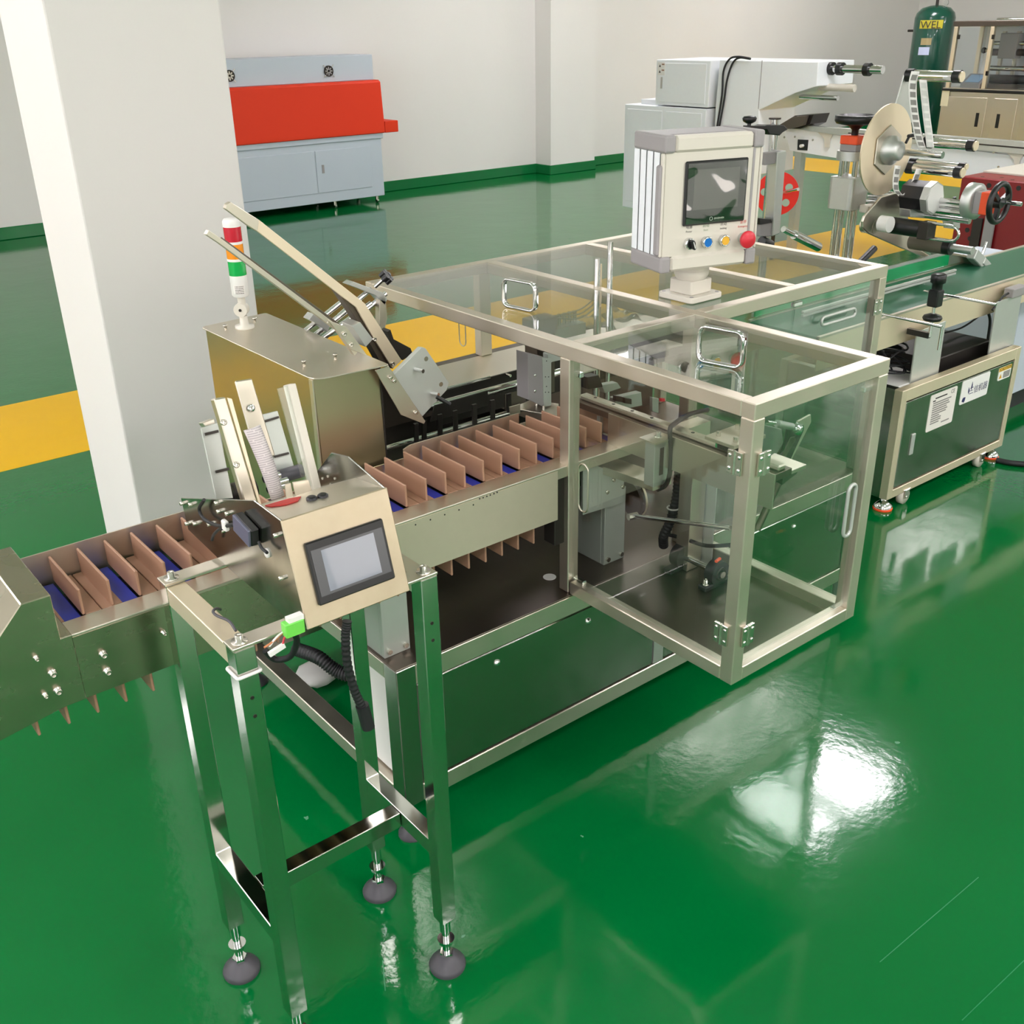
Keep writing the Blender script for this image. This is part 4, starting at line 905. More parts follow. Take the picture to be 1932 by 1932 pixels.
# screen with peeling protective film
sc4 = [onf(*a) for a in ((1291, 308), (1410, 293), (1404, 412), (1287, 431))]
c_ = sum(sc4, V())/4; sw_, sh_ = ((sc4[1]-sc4[0]).dot(U)+(sc4[2]-sc4[3]).dot(U))/4, ((sc4[0]-sc4[3]).z+(sc4[1]-sc4[2]).z)/4
scr = MB().obox(c_-N*.003, U, Z, N, sw_, sh_, .003).build('screen_bezel', black, cp, bevel=.003)
MB().obox(c_-N*.0063+Z*.008, U, Z, N, sw_*.72, sh_*.62, .0004).build('display', M_plain('dim_display', (98, 98, 95), .3), scr)
MB().obox(c_-N*.0078, U, Z, N, sw_*.93, sh_*.93, .0003).build('protective_film', film_m, scr)
rr2 = c_-Z*sh_*.82-U*sw_*.12
MB().tube([rr2-N*.0072+U*math.cos(a)*.004+Z*math.sin(a)*.004 for a in [k*math.pi/6 for k in range(12)]], .0006, 5, True).build('maker_mark', ink_white, scr)
for k in range(8): MB().obox(rr2+U*(.010+.0034*k)-N*.0072, U, Z, N, .0012, .0016 if k % 3 else .0022, .0002).build('maker_lettering', ink_white, scr)
# buttons with their captions
btn = [((1298, 467), '电源', 'Power', ink), ((1330, 457), '启动', 'Start', ink_green), ((1363, 450), '点动', 'Inching', ink), ((1400, 445), '急停', 'Emergency', ink_red)]
for k, (a, c1, c2, im) in enumerate(btn):
    p = onf(*a); zc = z0+.062; p = V((p.x, p.y, 0)); p = PC+U*((p-PC).dot(U))+N*dy0; p.z = zc
    text(c1, p+Z*.037-N*.0006, U, Z, .009, im, cp); text(c2, p+Z*.027-N*.0006, U, Z, .0065, im, cp)
    if k == 0:
        b = MB().lathe(p, -N, [(.0135, 0), (.0135, .010), (.0118, .012), (.009, .012)], 28).build('selector_ring', chrome, cp)
        MB().obox(p-N*.018, Z+U*-.35, U, N, .0125, .0045, .009).build('selector_lever', black, b, bevel=.003)
        MB().cyl(p-N*.011, p-N*.016, .0105, 24).build('selector_hub', black, b)
        MB().obox(p-N*.0273+U*.0005, Z+U*-.35, U, N, .008, .0009, .0004).build('pointer_line', white_pl, b)
    elif k < 3:
        b = MB().lathe(p, -N, [(.0125, 0), (.0125, .006), (.0135, .0065), (.0135, .013), (.0115, .015), (.0105, .015), (.0105, .013)], 28).build('button_ring', chrome, cp)
        MB().lathe(p-N*.012, -N, [(.0103, 0), (.0103, .0022), (.0095, .003)], 28).build('button', M_plain('blue_button', (0, 104, 184), .3) if k == 1 else M_plain('yellow_button', (224, 170, 48), .35), b)
    else:
        b = MB().lathe(p, -N, [(.012, 0), (.012, .012)], 24).build('stop_collar', alu_pale, cp)
        MB().lathe(p-N*.010, -N, [(.010, 0), (.013, .004), (.0195, .010), (.0205, .016), (.0185, .020), (.002, .0215)], 32).build('stop_mushroom', red_pl, b)
# ------------------------------------------------------------------ labelling machine: cabinet
LX0, LX1, LY0, LY1, LZ0, LZ1 = 3.282, 4.125, 1.882, 2.42, .052, .482
lc = thing('labeller_cabinet', 'steel labeller cabinet on castors with a mirror door and maker plates', 'cabinet', (LX0, LY0, 0))
t_ = .034
for x in (LX0, LX1-t_):
    for y in (LY0, LY1-t_): MB().box(x, x+t_, y, y+t_, LZ0, LZ1).build('corner_post', steel_warm if y == LY0 else steel, lc, bevel=.002)
for y in (LY0, LY1-t_):
    MB().box(LX0+t_, LX1-t_, y, y+t_, LZ0, LZ0+.034).build('bottom_rail', steel_warm, lc, bevel=.002)
    MB().box(LX0+t_, LX1-t_, y, y+t_, LZ1-.046, LZ1).build('top_rail', steel_warm, lc, bevel=.002)
for x in (LX0, LX1-t_):
    MB().box(x+.004, x+t_, LY0+t_, LY1-t_, LZ0, LZ1-.002).build('end_panel', steel_panel, lc)
MB().box(LX0+t_, LX1-t_, LY1-.02, LY1-.012, LZ0+.034, LZ1-.046).build('back_panel', steel_panel, lc)
MB().box(LX0+t_, LX1-t_, LY0+t_, LY1-t_, .372, .376).build('shelf', steel_dark, lc)
door = MB().box(LX0+t_+.006, LX1-t_-.006, LY0+.002, LY0+.012, LZ0+.040, LZ1-.052).build('door', steel_panel, lc, bevel=.002)
plate_y('handle_plate', ((1717, 845), (1726, 817), (1729, 818), (1728, 835), (1722, 858), (1717, 860)), LY0-.001, .004, alu_pale, door) if False else None
q = on(1721, 838, 'y', LY0); MB().obox((q.x, LY0, q.z), (1, 0, 0), (0, 1, 0), (0, 0, 1), .012, .003, .042).build('door_latch', alu_pale, door, bevel=.002)
# printed plates on the door
def door_plate(pxs, rgb, name): 
    P = [on(*a, 'y', LY0-.001) for a in pxs]; x0 = (P[0].x+P[3].x)/2; x1 = (P[1].x+P[2].x)/2; za = (P[0].z+P[1].z)/2; zb = (P[2].z+P[3].z)/2
    return MB().prism([((x0+x1)/2+a, LY0+.0005, (za+zb)/2+b) for a, b in rrect(x1-x0, za-zb, .008)], (0, .002, 0)).build(name, M_plain(name, rgb, .45), door), x0, x1, za, zb
pl1, a0, a1, b1_, b0_ = door_plate(((1757, 748), (1807, 728), (1797, 797), (1748, 815)), (232, 226, 220), 'data_plate')
for k, (l0, l1, im) in enumerate(((.18, .62, ink), (.1, .2, ink), (.12, .8, ink_grey), (.12, .72, ink_grey), (.12, .76, ink_grey), (.12, .66, ink_grey), (.12, .7, ink_grey), (.12, .66, ink_grey), (.12, .42, ink_grey), (.12, .5, ink_grey), (.12, .5, ink_grey), (.12, .44, ink_grey), (.55, .85, ink_grey))):
    z = b1_-(b1_-b0_)*(.12+.062*k); MB().box(a0+(a1-a0)*l0, a0+(a1-a0)*l1, LY0-.0002, LY0+.0004, z-.0025, z+.0025).build('text_line', im, pl1)
text('CE', (a0+(a1-a0)*.83, LY0-.0003, b1_-(b1_-b0_)*.10), (1, 0, 0), (0, 0, 1), .022, ink, pl1)
pl2, a0, a1, b1_, b0_ = door_plate(((1816, 721), (1869, 701), (1863, 744), (1812, 764)), (236, 234, 232), 'maker_plate')
text('三信机器', (a0+(a1-a0)*.62, LY0-.0003, b1_-(b1_-b0_)*.56), (1, 0, 0), (0, 0, 1), (a1-a0)*.165, ink_blue, pl2)
lw_, lh_ = a1-a0, b1_-b0_
def blade(cx, cz, L, w, ang):
    c = V((a0+lw_*cx, LY0-.0003, b1_-lh_*cz)); d = V((math.sin(ang), 0, math.cos(ang))); s = V((d.z, 0, -d.x)); MB().prism([c-d*L, c+s*w-d*L*.2, c+s*w*.8+d*L*.3, c+d*L, c-s*w*.5+d*L*.2, c-s*w*.6-d*L*.3], (0, .0006, 0)).build('logo_stroke', ink_blue, pl2)
blade(.27, .50, lh_*.15, lw_*.030, -.15); blade(.36, .34, lh_*.18, lw_*.028, .05); blade(.13, .80, lh_*.15, lw_*.07, 1.1)
pl3, a0, a1, b1_, b0_ = door_plate(((1887, 696), (1910, 686), (1906, 711), (1882, 719)), (238, 236, 230), 'warning_sticker')
MB().box(a0, a1, LY0-.0002, LY0+.0004, b1_-(b1_-b0_)*.3, b1_).build('yellow_band', M_plain('warning_yellow', (222, 178, 60), .5), pl3)
text('!CAUTION', ((a0+a1)/2, LY0-.0005, b1_-(b1_-b0_)*.15), (1, 0, 0), (0, 0, 1), (a1-a0)*.2, ink, pl3)
MB().prism([(a0+(a1-a0)*f, LY0-.0002, b1_-(b1_-b0_)*g) for f, g in ((.08, .85), (.30, .85), (.19, .5))], (0, .0006, 0)).build('warning_triangle', M_plain('warning_amber', (200, 150, 30), .5), pl3)
for k in range(4): z = b1_-(b1_-b0_)*(.45+.13*k); MB().box(a0+(a1-a0)*.4, a0+(a1-a0)*.92, LY0-.0002, LY0+.0004, z-.003, z+.003).build('text_line', ink_grey, pl3)
# feet and castors
for x, y in ((LX0+.03, LY0+.03), (LX1-.03, LY0+.03), (LX0+.03, LY1-.03), (LX1-.03, LY1-.03)):
    f = MB().lathe((x, y, .008), (0, 0, 1), [(.034, 0), (.034, .010), (.014, .026), (.010, .028), (.010, .044)], 20).build('levelling_foot', chrome, lc)
    MB().lathe((x, y, 0), (0, 0, 1), [(.035, 0), (.037, .006), (.035, .009)], 20).build('orange_pad', orange_pl, f)
    cx, cy = (x+.10 if x < 3.6 else x-.13), (LY0+.012 if y < 2.1 else y)
    c = MB(); c.box(cx-.022, cx+.022, cy-.016, cy+.016, .058, .064); c.box(cx-.014, cx+.014, cy-.018, cy-.014, .026, .062); c.box(cx-.014, cx+.014, cy+.014, cy+.018, .026, .062); c = c.build('castor_fork', bolt_m, lc, bevel=.001)
    MB().lathe((cx, cy-.011, .031), (0, 1, 0), [(.008, 0), (.031, .001), (.031, .021), (.008, .022)], 24).build('castor_wheel', cream_pl, c)
    MB().cyl((cx, cy-.021, .031), (cx, cy+.021, .031), .005, 12).build('castor_axle', chrome, c)

# belt conveyor above the cabinet
bc = thing('label_conveyor', 'flat green belt conveyor with cream steel side plates carried above the labeller cabinet', 'conveyor', (3.3, 1.96, LZ1))
belt_m = M_plain('green_belt', (30, 98, 70), .35)
CYN, CYF = 1.965, 2.262
MB().box(2.86, 4.95, CYN+.006, CYF-.006, .722, .740).build('belt', belt_m, bc, bevel=.004)
MB().box(2.86, 4.95, CYN, CYN+.004, .626, .741).build('side_plate', steel_warm, bc)
MB().box(2.86, 4.95, CYF-.004, CYF, .626, .741).build('side_plate', steel_warm, bc)
MB().box(2.86, 4.95, CYN-.002, CYN+.012, .736, .744).build('edge_trim', steel, bc, bevel=.001)
MB().box(2.86, 4.95, CYF-.012, CYF+.002, .736, .744).build('edge_trim', steel, bc, bevel=.001)
for x in (2.87, 4.94): MB().cyl((x, CYN+.006, .706), (x, CYF-.006, .706), .03, 20).build('end_roller', alu, bc)
MB().box(2.9, 4.15, CYF+.002, CYF+.010, .745, .79).build('green_guide', M_plain('bright_green_strip', (12, 150, 88), .35), bc, bevel=.001)
MB().box(2.9, 4.15, CYF+.010, CYF+.02, .742, .80).build('guide_backing', alu, bc, bevel=.001)
g0, g1 = on(1656, 603, 'z', .775), on(1800, 524, 'z', .775)
for dz in (0, .012): MB().bar((2.95, 2.105, .772+dz), (on(1800, 524, 'y', 2.105).x, 2.105, .772+dz), (0, 1, 0), .006, .004).build('inner_guide_rail', alu_pale, bc, bevel=.001)
for pxs in (((1716, 734), (1769, 713), (1785, 606), (1731, 627)), ((1865, 669), (1912, 651), (1929, 552), (1881, 571))):
    o = plate_y('leg_plate', pxs, 1.925, .006, alu_pale, bc)
    P = [v.co for v in o.data.vertices]
for a in ((1705, 577), (1775, 665)):
    pass
# guide rods with clamps
for i, (a, b, zz) in enumerate((((1743, 549), (1880, 572), .80), ((1652, 590), (1778, 612), .80))):
    p0 = on(*a, 'z', zz); p1 = on(*b, 'x', p0.x); MB().cyl(p0, V((p0.x, p1.y, zz)), .0045, 12).build('guide_rod', chrome, bc)
    if i == 1: MB().cyl((p0.x, p1.y, zz), (p0.x, p1.y, zz-.075), .0045, 12).build('rod_drop', chrome, bc)
    if i == 0:
        cq = V((p0.x, p0.y*.86+p1.y*.14, zz)); 
cl = on(1765, 562, 'z', .80)
m = MB(); m.box(cl.x-.020, cl.x+.020, cl.y-.020, cl.y+.020, .77, .83); m.build('rod_clamp', black, bc, bevel=.004)
MB().lathe((cl.x, cl.y, .83), (0, 0, 1), [(.018, 0), (.018, .02), (.026, .025), (.026, .05), (.02, .055), (.004, .056)], 16).build('clamp_knob', black, bc)
MB().cyl((cl.x, cl.y, .66), (cl.x, cl.y, .77), .006, 12).build('clamp_post', chrome, bc)
q = on(1755, 598, 'y', cl.y); MB().lathe((cl.x, cl.y, .715), (0, 0, 1), [(.008, 0), (.03, .006), (.034, .014), (.03, .022), (.01, .03)], 18).build('lower_knob', black, bc)
MB().box(cl.x-.008, cl.x+.008, cl.y, CYN, .655, .675).build('clamp_bracket', black, bc)
# photo sensor at the conveyor edge
q = on(1916, 549, 'y', 1.93)
MB().obox(q, (1, 0, 0), (0, 1, 0), (0, 0, 1), .055, .02, .018).build('photo_sensor', grey_pl, bc, bevel=.003)
MB().tube(spline([q+V((-.055, 0, 0)), on(1892, 560, 'y', 1.93), on(1880, 575, 'y', 1.93), on(1872, 585, 'y', 1.93)], 6), .004, 8).build('sensor_cable', black_rub, bc)

# contents of the open cabinet
wb = MB().box(LX0+.045, LX0+.25, LY0+.045, LY0+.30, .376, .478).build('white_terminal_box', white_pl, bevel=.004); tag(wb, 'white terminal box standing in the open top of the labeller cabinet', 'box')
db = MB().box(LX0+.36, LX1-.06, LY0+.10, LY1-.06, .376, .50).build('dark_motor_cover', dark_iron, bevel=.004); tag(db, 'dark steel motor cover between the two labeller leg plates', 'cover')
rnd = random.Random(3)
for k in range(9):
    x0, y0 = LX0+.10+rnd.random()*.05, LY0+.08+rnd.random()*.1
    pts = [V((LX0+.02+rnd.random()*.05, LY0+.30-rnd.random()*.2, .50+rnd.random()*.04))]
    for j in range(5):
        a = rnd.random()*6.28; r = .06+rnd.random()*.07; pts.append(V((LX0+.15+math.cos(a+j)*r, LY0+.19+math.sin(a+j)*r, .486+.011*k+rnd.random()*.02)))
    pts.append(V((LX0+.30, LY0+.15+rnd.random()*.12, .40)))
    cable('control_cable', 'black control cable coiled on the white box in the labeller cabinet', pts, .0036, group='coiled black control cables')
cable('hanging_cable', 'thin black cable hanging in a curve under the belt conveyor', [on(1782, 628, 'y', 2.12), on(1815, 618, 'y', 2.12), on(1845, 598, 'y', 2.12), on(1862, 583, 'y', 2.12)], .004, group='cables under the belt conveyor')
cable('hanging_cable', 'thick black cable dropping from the belt conveyor to the motor cover', [on(1862, 583, 'y', 2.05), on(1868, 605, 'y', 2.05), on(1864, 640, 'y', 2.05)], .006)

# ------------------------------------------------------------------ labelling head on its column
KX, KY = 3.87, 2.60
hd_ = thing('label_applicator', 'label applicator with a large reel disc, motor, rollers and hand wheels on a twin-rod column', 'label applicator', (KX, KY, .72))
def rol(name, a, b, Y0, r, mat, n=20, parent=None, sides=None):
    p0 = on(*a, 'y', Y0); p1 = on(*b, 'x', p0.x); p1 = V((p0.x, p1.y, p0.z)); return MB().cyl(p0, p1, r, n).build(name, mat, parent or hd_), p0, p1
zc0, zc1 = on(1583, 492, 'y', KY).z, on(1610, 272, 'y', KY).z
MB().lathe((KX, KY, zc0-.03), (0, 0, 1), [(.085, 0), (.085, .028), (.06, .03)], 32).build('base_flange', alu, hd_)
for dx, dy in ((.07, 0), (-.07, 0), (0, .07), (0, -.07)): MB().cyl((KX+dx, KY+dy, zc0), (KX+dx, KY+dy, zc0+.014), .008, 10).build('flange_bolt', bolt_m, hd_)
for dx, dy in ((.034, -.02), (-.034, .02), (.02, .034), (-.02, -.034)): MB().cyl((KX+dx, KY+dy, zc0), (KX+dx, KY+dy, zc1-.06), .012, 16).build('column_rod', chrome, hd_)
zb0, zb1 = on(1600, 392, 'y', KY).z, on(1600, 333, 'y', KY).z
MB().prism([(KX+a, KY+b, zb0) for a, b in rrect(.12, .12, .02)], (0, 0, zb1-zb0)).build('slide_block', alu, hd_, bevel=.002)
MB().box(KX+.0, KX+.16, KY-.1, KY-.06, zb0-.01, zb0+.02).build('lock_lever', cream_pl, hd_, bevel=.004)
MB().lathe((KX, KY, zc1-.06), (0, 0, 1), [(.062, 0), (.062, .035)], 28).build('top_flange', alu, hd_)
MB().obox((KX, KY, zc1-.012), (1, 0, 0), (0, 1, 0), Z, .038, .038, .013).build('indicator_base', grey_pl, hd_, bevel=.002)
MB().obox((KX, KY, zc1+.018), (1, 0, 0), (0, 1, 0), Z, .040, .040, .017).build('position_indicator', orange_pl, hd_, bevel=.003)
wz = zc1+.035
MB().lathe((KX, KY, wz), (0, 0, 1), [(.014, 0), (.014, .02), (.03, .035), (.078, .045), (.085, .055), (.085, .075), (.07, .077), (.06, .062), (.01, .062)], 32).build('hand_wheel', black, hd_)
# reel disc and core
DY = 2.42; dc = on(1672, 283, 'y', DY)
MB().lathe(dc, (0, -1, 0), [(.171, -.003), (.171, .003)], 56).build('reel_disc', steel_warm, hd_)
k8 = [dc+V((math.cos(a)*.095, -.004, math.sin(a)*.095)) for a in [math.pi/6+k*math.pi/3 for k in range(6)]]
MB().prism(k8, (0, -.006, 0)).build('reel_clamp_plate', steel, hd_, bevel=.003)
MB().lathe(dc+V((0, -.01, 0)), (0, -1, 0), [(.055, 0), (.055, .02), (.036, .03), (.036, .05), (.02, .052)], 28).build('reel_hub', alu, hd_)
o, p0, p1 = rol('reel_shaft', (1700, 286), (1779, 292), DY, .0135, chrome)
# support arm from the top roller down to the plate
plate_y('roller_arm', ((1706, 142), (1714, 138), (1728, 200), (1712, 260), (1690, 200)), DY+.008, .006, alu, hd_)
for a, b, r in (((1716, 142), (1800, 145), .020), ((1750, 268), (1826, 279), .020), ((1716, 316), (1803, 322), .020), ((1722, 305), (1810, 311), .012)):
    o, p0, p1 = rol('roller', a, b, DY, r, chrome)
    d = (p1-p0).normalized(); MB().cyl(p1, p1+d*.028, r*1.15, 20).build('black_collar', black, hd_); MB().cyl(p0-d*.01, p0+d*.02, r*1.2, 20).build('black_collar', black, hd_)
    MB().cyl(p1+d*.028, p1+d*.034, r*.95, 20).build('end_cap', steel_warm, hd_)
# tape clamp lever
MB().cyl(on(1709, 270, 'y', 2.33), on(1716, 256, 'y', 2.33), .005, 8).build('lever_stem', black, hd_); MB().cyl(on(1714, 257, 'y', 2.33), on(1738, 252, 'y', 2.33), .007, 10).build('clamp_lever', black, hd_)
# side plate
zp = lambda x, y: (1560+x/4.83, 120+y/4.83)
plate_y('head_plate', [zp(*a) for a in ((328, 1440), (345, 1390), (500, 1215), (640, 1178), (735, 1320), (745, 1420), (790, 1660), (1010, 1790), (1230, 1845), (1150, 1862), (960, 1790), (700, 1690), (380, 1550), (330, 1500))], 2.40, .012, steel, hd_, bevel=.003)
o, p0, p1 = rol('nose_roll', zp(335, 1470), zp(455, 1480), 2.46, .030, steel)
# motor
o, p0, p1 = rol('motor_body', (1712, 368), (1752, 372), 2.36, .062, black, n=8)
d = (p1-p0).normalized(); MB().cyl(p1, p1+d*.028, .064, 8).build('motor_cap', alu, hd_); MB().cyl(p1+d*.028, p1+d*.031, .058, 8).build('motor_label', white_pl, hd_)
# cross slide rods towards the second hand wheel
o, p0, p1 = rol('slide_rod', (1640, 362), (1838, 362), 2.56, .012, chrome)
for a, b in (((1636, 380), (1835, 392)), ((1640, 392), (1832, 404)), ((1640, 370), (1838, 376))): rol('slide_rod', a, b, 2.56, .012, chrome)
fx_ = on(1842, 380, 'x', KX); 
MB().lathe((KX, fx_.y+.03, fx_.z), (0, -1, 0), [(.066, 0), (.066, .035), (.05, .037)], 28).build('end_flange', alu, hd_)
MB().obox((KX, fx_.y-.02, fx_.z), (1, 0, 0), (0, 1, 0), Z, .034, .014, .040).build('indicator_base', grey_pl, hd_, bevel=.002)
MB().obox((KX, fx_.y-.048, fx_.z), (1, 0, 0), (0, 1, 0), Z, .034, .018, .040).build('position_indicator', orange_pl, hd_, bevel=.003)
hwc = V((KX, on(1885, 383, 'x', KX).y, on(1885, 383, 'x', KX).z)); R_ = .068
ringp = [hwc+V((math.cos(a)*R_, 0, math.sin(a)*R_)) for a in [k*math.pi/16 for k in range(32)]]
MB().tube(ringp, .011, 10, True).build('hand_wheel_rim', black, hd_)
for a in (.4, .4+2.09, .4+4.19): MB().bar(hwc, hwc+V((math.cos(a)*R_, 0, math.sin(a)*R_)), (0, 1, 0), .008, .008).build('hand_wheel_spoke', black, hd_)
MB().cyl(hwc+V((0, .045, 0)), hwc+V((0, -.012, 0)), .020, 18).build('hand_wheel_hub', black, hd_)
MB().cyl(hwc+V((.03, -.01, .0)), hwc+V((.03, -.07, 0)), .008, 12).build('crank_grip', chrome, hd_)
# mounting bracket and handle block
plate_y('mount_block', [zp(*a) for a in ((760, 1330), (1190, 1345), (1220, 1370), (1215, 1500), (1160, 1510), (1150, 1430), (760, 1400))], 2.30, .05, alu, hd_, bevel=.002)
MB().cyl(on(1801, 372, 'y', 2.28), on(1801, 396, 'y', 2.28), .007, 10).build('lock_pin', black, hd_)
# drive and press rollers
o, p0, p1 = rol('white_roller_end', zp(490, 1455), zp(580, 1462), 2.36, .031, white_pl)
o, p0, p1 = rol('black_drive_roller', zp(575, 1470), zp(870, 1490), 2.36, .032, black)
d = (p1-p0).normalized(); MB().obox(p1+d*.02, d, Z, (1, 0, 0), .022, .032, .03).build('roller_block', dark_iron, hd_, bevel=.002)
hp_ = [p1+d*(.02)+Z*.028, p1+d*.12+Z*.028, p1+d*.15+Z*.012, p1+d*.15-Z*.012, p1+d*.12-Z*.028, p1+d*.02-Z*.028]
MB().tube(spline(hp_, 5), .006, 8).build('roller_handle', chrome, hd_)
o, p0, p1 = rol('rubber_press_roller', zp(770, 1620), zp(1080, 1640), 2.36, .031, M_plain('olive_rubber', (104, 98, 84), .6))
d = (p1-p0).normalized(); MB().cyl(p1, p1+d*.03, .031, 18).build('black_collar', black, hd_); MB().cyl(p1+d*.03, p1+d*.12, .016, 16).build('press_roller_shaft', alu, hd_)
# peel plate with its nose
P = [on(*zp(*a), 'y', 2.36) for a in ((860, 1690), (1000, 1730))]; 
pp0 = on(*zp(960, 1740), 'y', 2.38); pp1 = on(*zp(1330, 1790), 'x', pp0.x)
MB().obox(((pp0.x+.04), (pp0.y+pp1.y)/2, pp0.z-.02), (.85, 0, -.5), (0, 1, 0), (.5, 0, .85), .085, abs(pp0.y-pp1.y)/2, .005).build('peel_plate', steel, hd_, bevel=.001)
o_ = V((pp0.x+.03, pp1.y-.01, pp0.z)); MB().obox(o_+V((0, 0, .0)), (.85, 0, -.5), (0, 1, 0), (.5, 0, .85), .075, .018, .022).build('nose_clamp', alu_pale, hd_, bevel=.003)
MB().obox(o_+V((.06, -.01, -.03)), (.85, 0, -.5), (0, 1, 0), (.5, 0, .85), .06, .012, .014).build('nose_bracket', alu_pale, hd_, bevel=.003)
MB().cyl(o_+V((0, -.01, .02)), o_+V((.02, -.01, .075)), .006, 10).build('nose_screw', chrome, hd_)
MB().obox((KX+.28, fx_.y+.0, .83), (1, 0, 0), (0, 1, 0), Z, .012, .02, .09).build('nose_support', grey_pl, hd_) if False else None
# tape with printed labels
tp = thing('label_tape', 'white label tape with small printed labels running down from the top roller', 'label tape', tuple(on(1728, 140, 'y', 2.30)-V((0, 0, .3))))
tape_m = M_plain('white_tape', (228, 226, 222), .5); lab_m = M_plain('grey_label', (128, 126, 122), .5); clear_m = M_plain('pale_label', (202, 202, 198), .45)
def ribbon(path, w, Y, lm):
    L = [on(x-w/2, y, 'y', Y) for x, y in path]; R = [on(x+w/2, y+1, 'y', Y) for x, y in path]
    L, R = spline(L, 6), spline(R, 6); m = MB(); m.sheet([[a, b] for a, b in zip(L, R)])
    o = m.build('tape_backing', tape_m, tp); md = o.modifiers.new('s', 'SOLIDIFY'); md.thickness = .0012
    tot = sum((L[i+1]-L[i]).length for i in range(len(L)-1)); step = .030; acc = 0; nxt = .012
    for i in range(len(L)-1):
        seg = (L[i+1]-L[i]).length
        while acc+seg >= nxt and nxt < tot-.02:
            f = (nxt-acc)/seg; a = L[i].lerp(L[i+1], f); b = R[i].lerp(R[i+1], f); dn = (L[i+1]-L[i]).normalized(); u = b-a
            MB().prism([a+u*.16+V((0, -.002, 0)), a+u*.84+V((0, -.002, 0)), a+u*.84+dn*.020+V((0, -.002, 0)), a+u*.16+dn*.020+V((0, -.002, 0))], (0, .0008, 0)).build('label', lm, o); nxt += step
        acc += seg
ribbon([(1727, 134), (1722, 155), (1722, 185), (1726, 220), (1732, 255), (1740, 280)], 15, 2.31, lab_m)
ribbon([(1741, 150), (1744, 180), (1748, 220), (1752, 250), (1755, 278)], 14, 2.30, clear_m)
ribbon([(1694, 312), (1690, 340), (1692, 360), (1704, 368), (1718, 358), (1728, 335), (1734, 318)], 11, 2.34, lab_m)
MB().tube(spline([on(1650, 468, 'y', 2.7), on(1632, 486, 'y', 2.7), on(1608, 510, 'y', 2.7)], 5), .016, 8).build('cable_duct', black, hd_)
# ------------------------------------------------------------------ red and grey oven by the back wall
OY = 9.60
ov = thing('drying_oven', 'grey drying oven with a sloping red hood and two round fans against the back wall', 'oven', (5.2, OY, 0))
ox0, ox1 = 4.05, 5.985
MB().box(ox0, ox1, OY, OY+.55, .075, .64).build('base_cabinet', bluegrey_paint, ov, bevel=.004)
MB().box(ox0, ox1+.02, OY-.012, OY+.56, .64, .70).build('top_deck', bluegrey_paint, ov, bevel=.004)
oven_red = M_plain('oven_red', (224, 60, 32), .5, spec=.2)
MB().prism([(ox0, OY-.03, .69), (ox0, OY-.03, .715), (ox0, OY+.0, 1.175), (ox0, OY+.03, 1.19), (ox0, OY+.50, 1.19), (ox0, OY+.50, .69)], (ox1-ox0+.04, 0, 0)).build('red_hood', oven_red, ov, bevel=.008)
MB().prism([(ox1+.04, OY-.03, .69), (ox1+.04, OY-.03, .80), (ox1+.04, OY+.3, .80), (ox1+.04, OY+.3, .69)], (.16, 0, 0)).build('end_shelf', oven_red, ov, bevel=.005)
MB().box(ox0, ox1, OY+.06, OY+.55, 1.19, 1.425).build('upper_body', bluegrey_paint, ov, bevel=.006)
for a, b in ((4.32, 5.20), (5.21, 5.84)):
    d = MB().box(a, b, OY-.006, OY, .175, .575).build('door', bluegrey_paint, ov, bevel=.002)
    if a > 5: MB().box(a+.06, a+.085, OY-.01, OY-.005, .36, .44).build('recessed_pull', grey_pl, d)
MB().box(ox0, 4.31, OY-.006, OY, .175, .575).build('door', bluegrey_paint, ov, bevel=.002)
for px in ((433, 143), (620, 134)):
    c = on(*px, 'y', OY+.055); f = MB().lathe((c.x, OY+.06, c.z), (0, -1, 0), [(.05, 0), (.05, .012), (.04, .012), (.04, .004)], 28).build('fan_ring', dark_iron, ov)
    g = MB()
    for k in range(8): a = k*math.pi/4; g.bar((c.x, OY+.054, c.z), (c.x+math.cos(a)*.042, OY+.054, c.z+math.sin(a)*.042), (0, 1, 0), .004, .006)
    g.build('fan_blades', grey_pl if px[0] > 500 else cream_pl, f)
    for k in range(4): a = math.pi/4+k*math.pi/2; MB().bar((c.x+math.cos(a)*.05, OY+.052, c.z+math.sin(a)*.05), (c.x+math.cos(a)*.078, OY+.052, c.z+math.sin(a)*.078), (0, 1, 0), .003, .003).build('fan_bracket', bolt_m, f)
for px in ((537, 172), (712, 163), (544, 256), (718, 241)):
    c = on(*px, 'y', OY+.05 if px[1] < 200 else OY-.02)
for x in (ox0+.1, 5.42, ox1-.06):
    for y in (OY+.06, OY+.45):
        f = MB(); f.cyl((x, y, .03), (x, y, .075), .018, 12); f.cyl((x-.01, y, .022), (x+.01, y, .022), .022, 14); f.build('castor', bolt_m, ov)

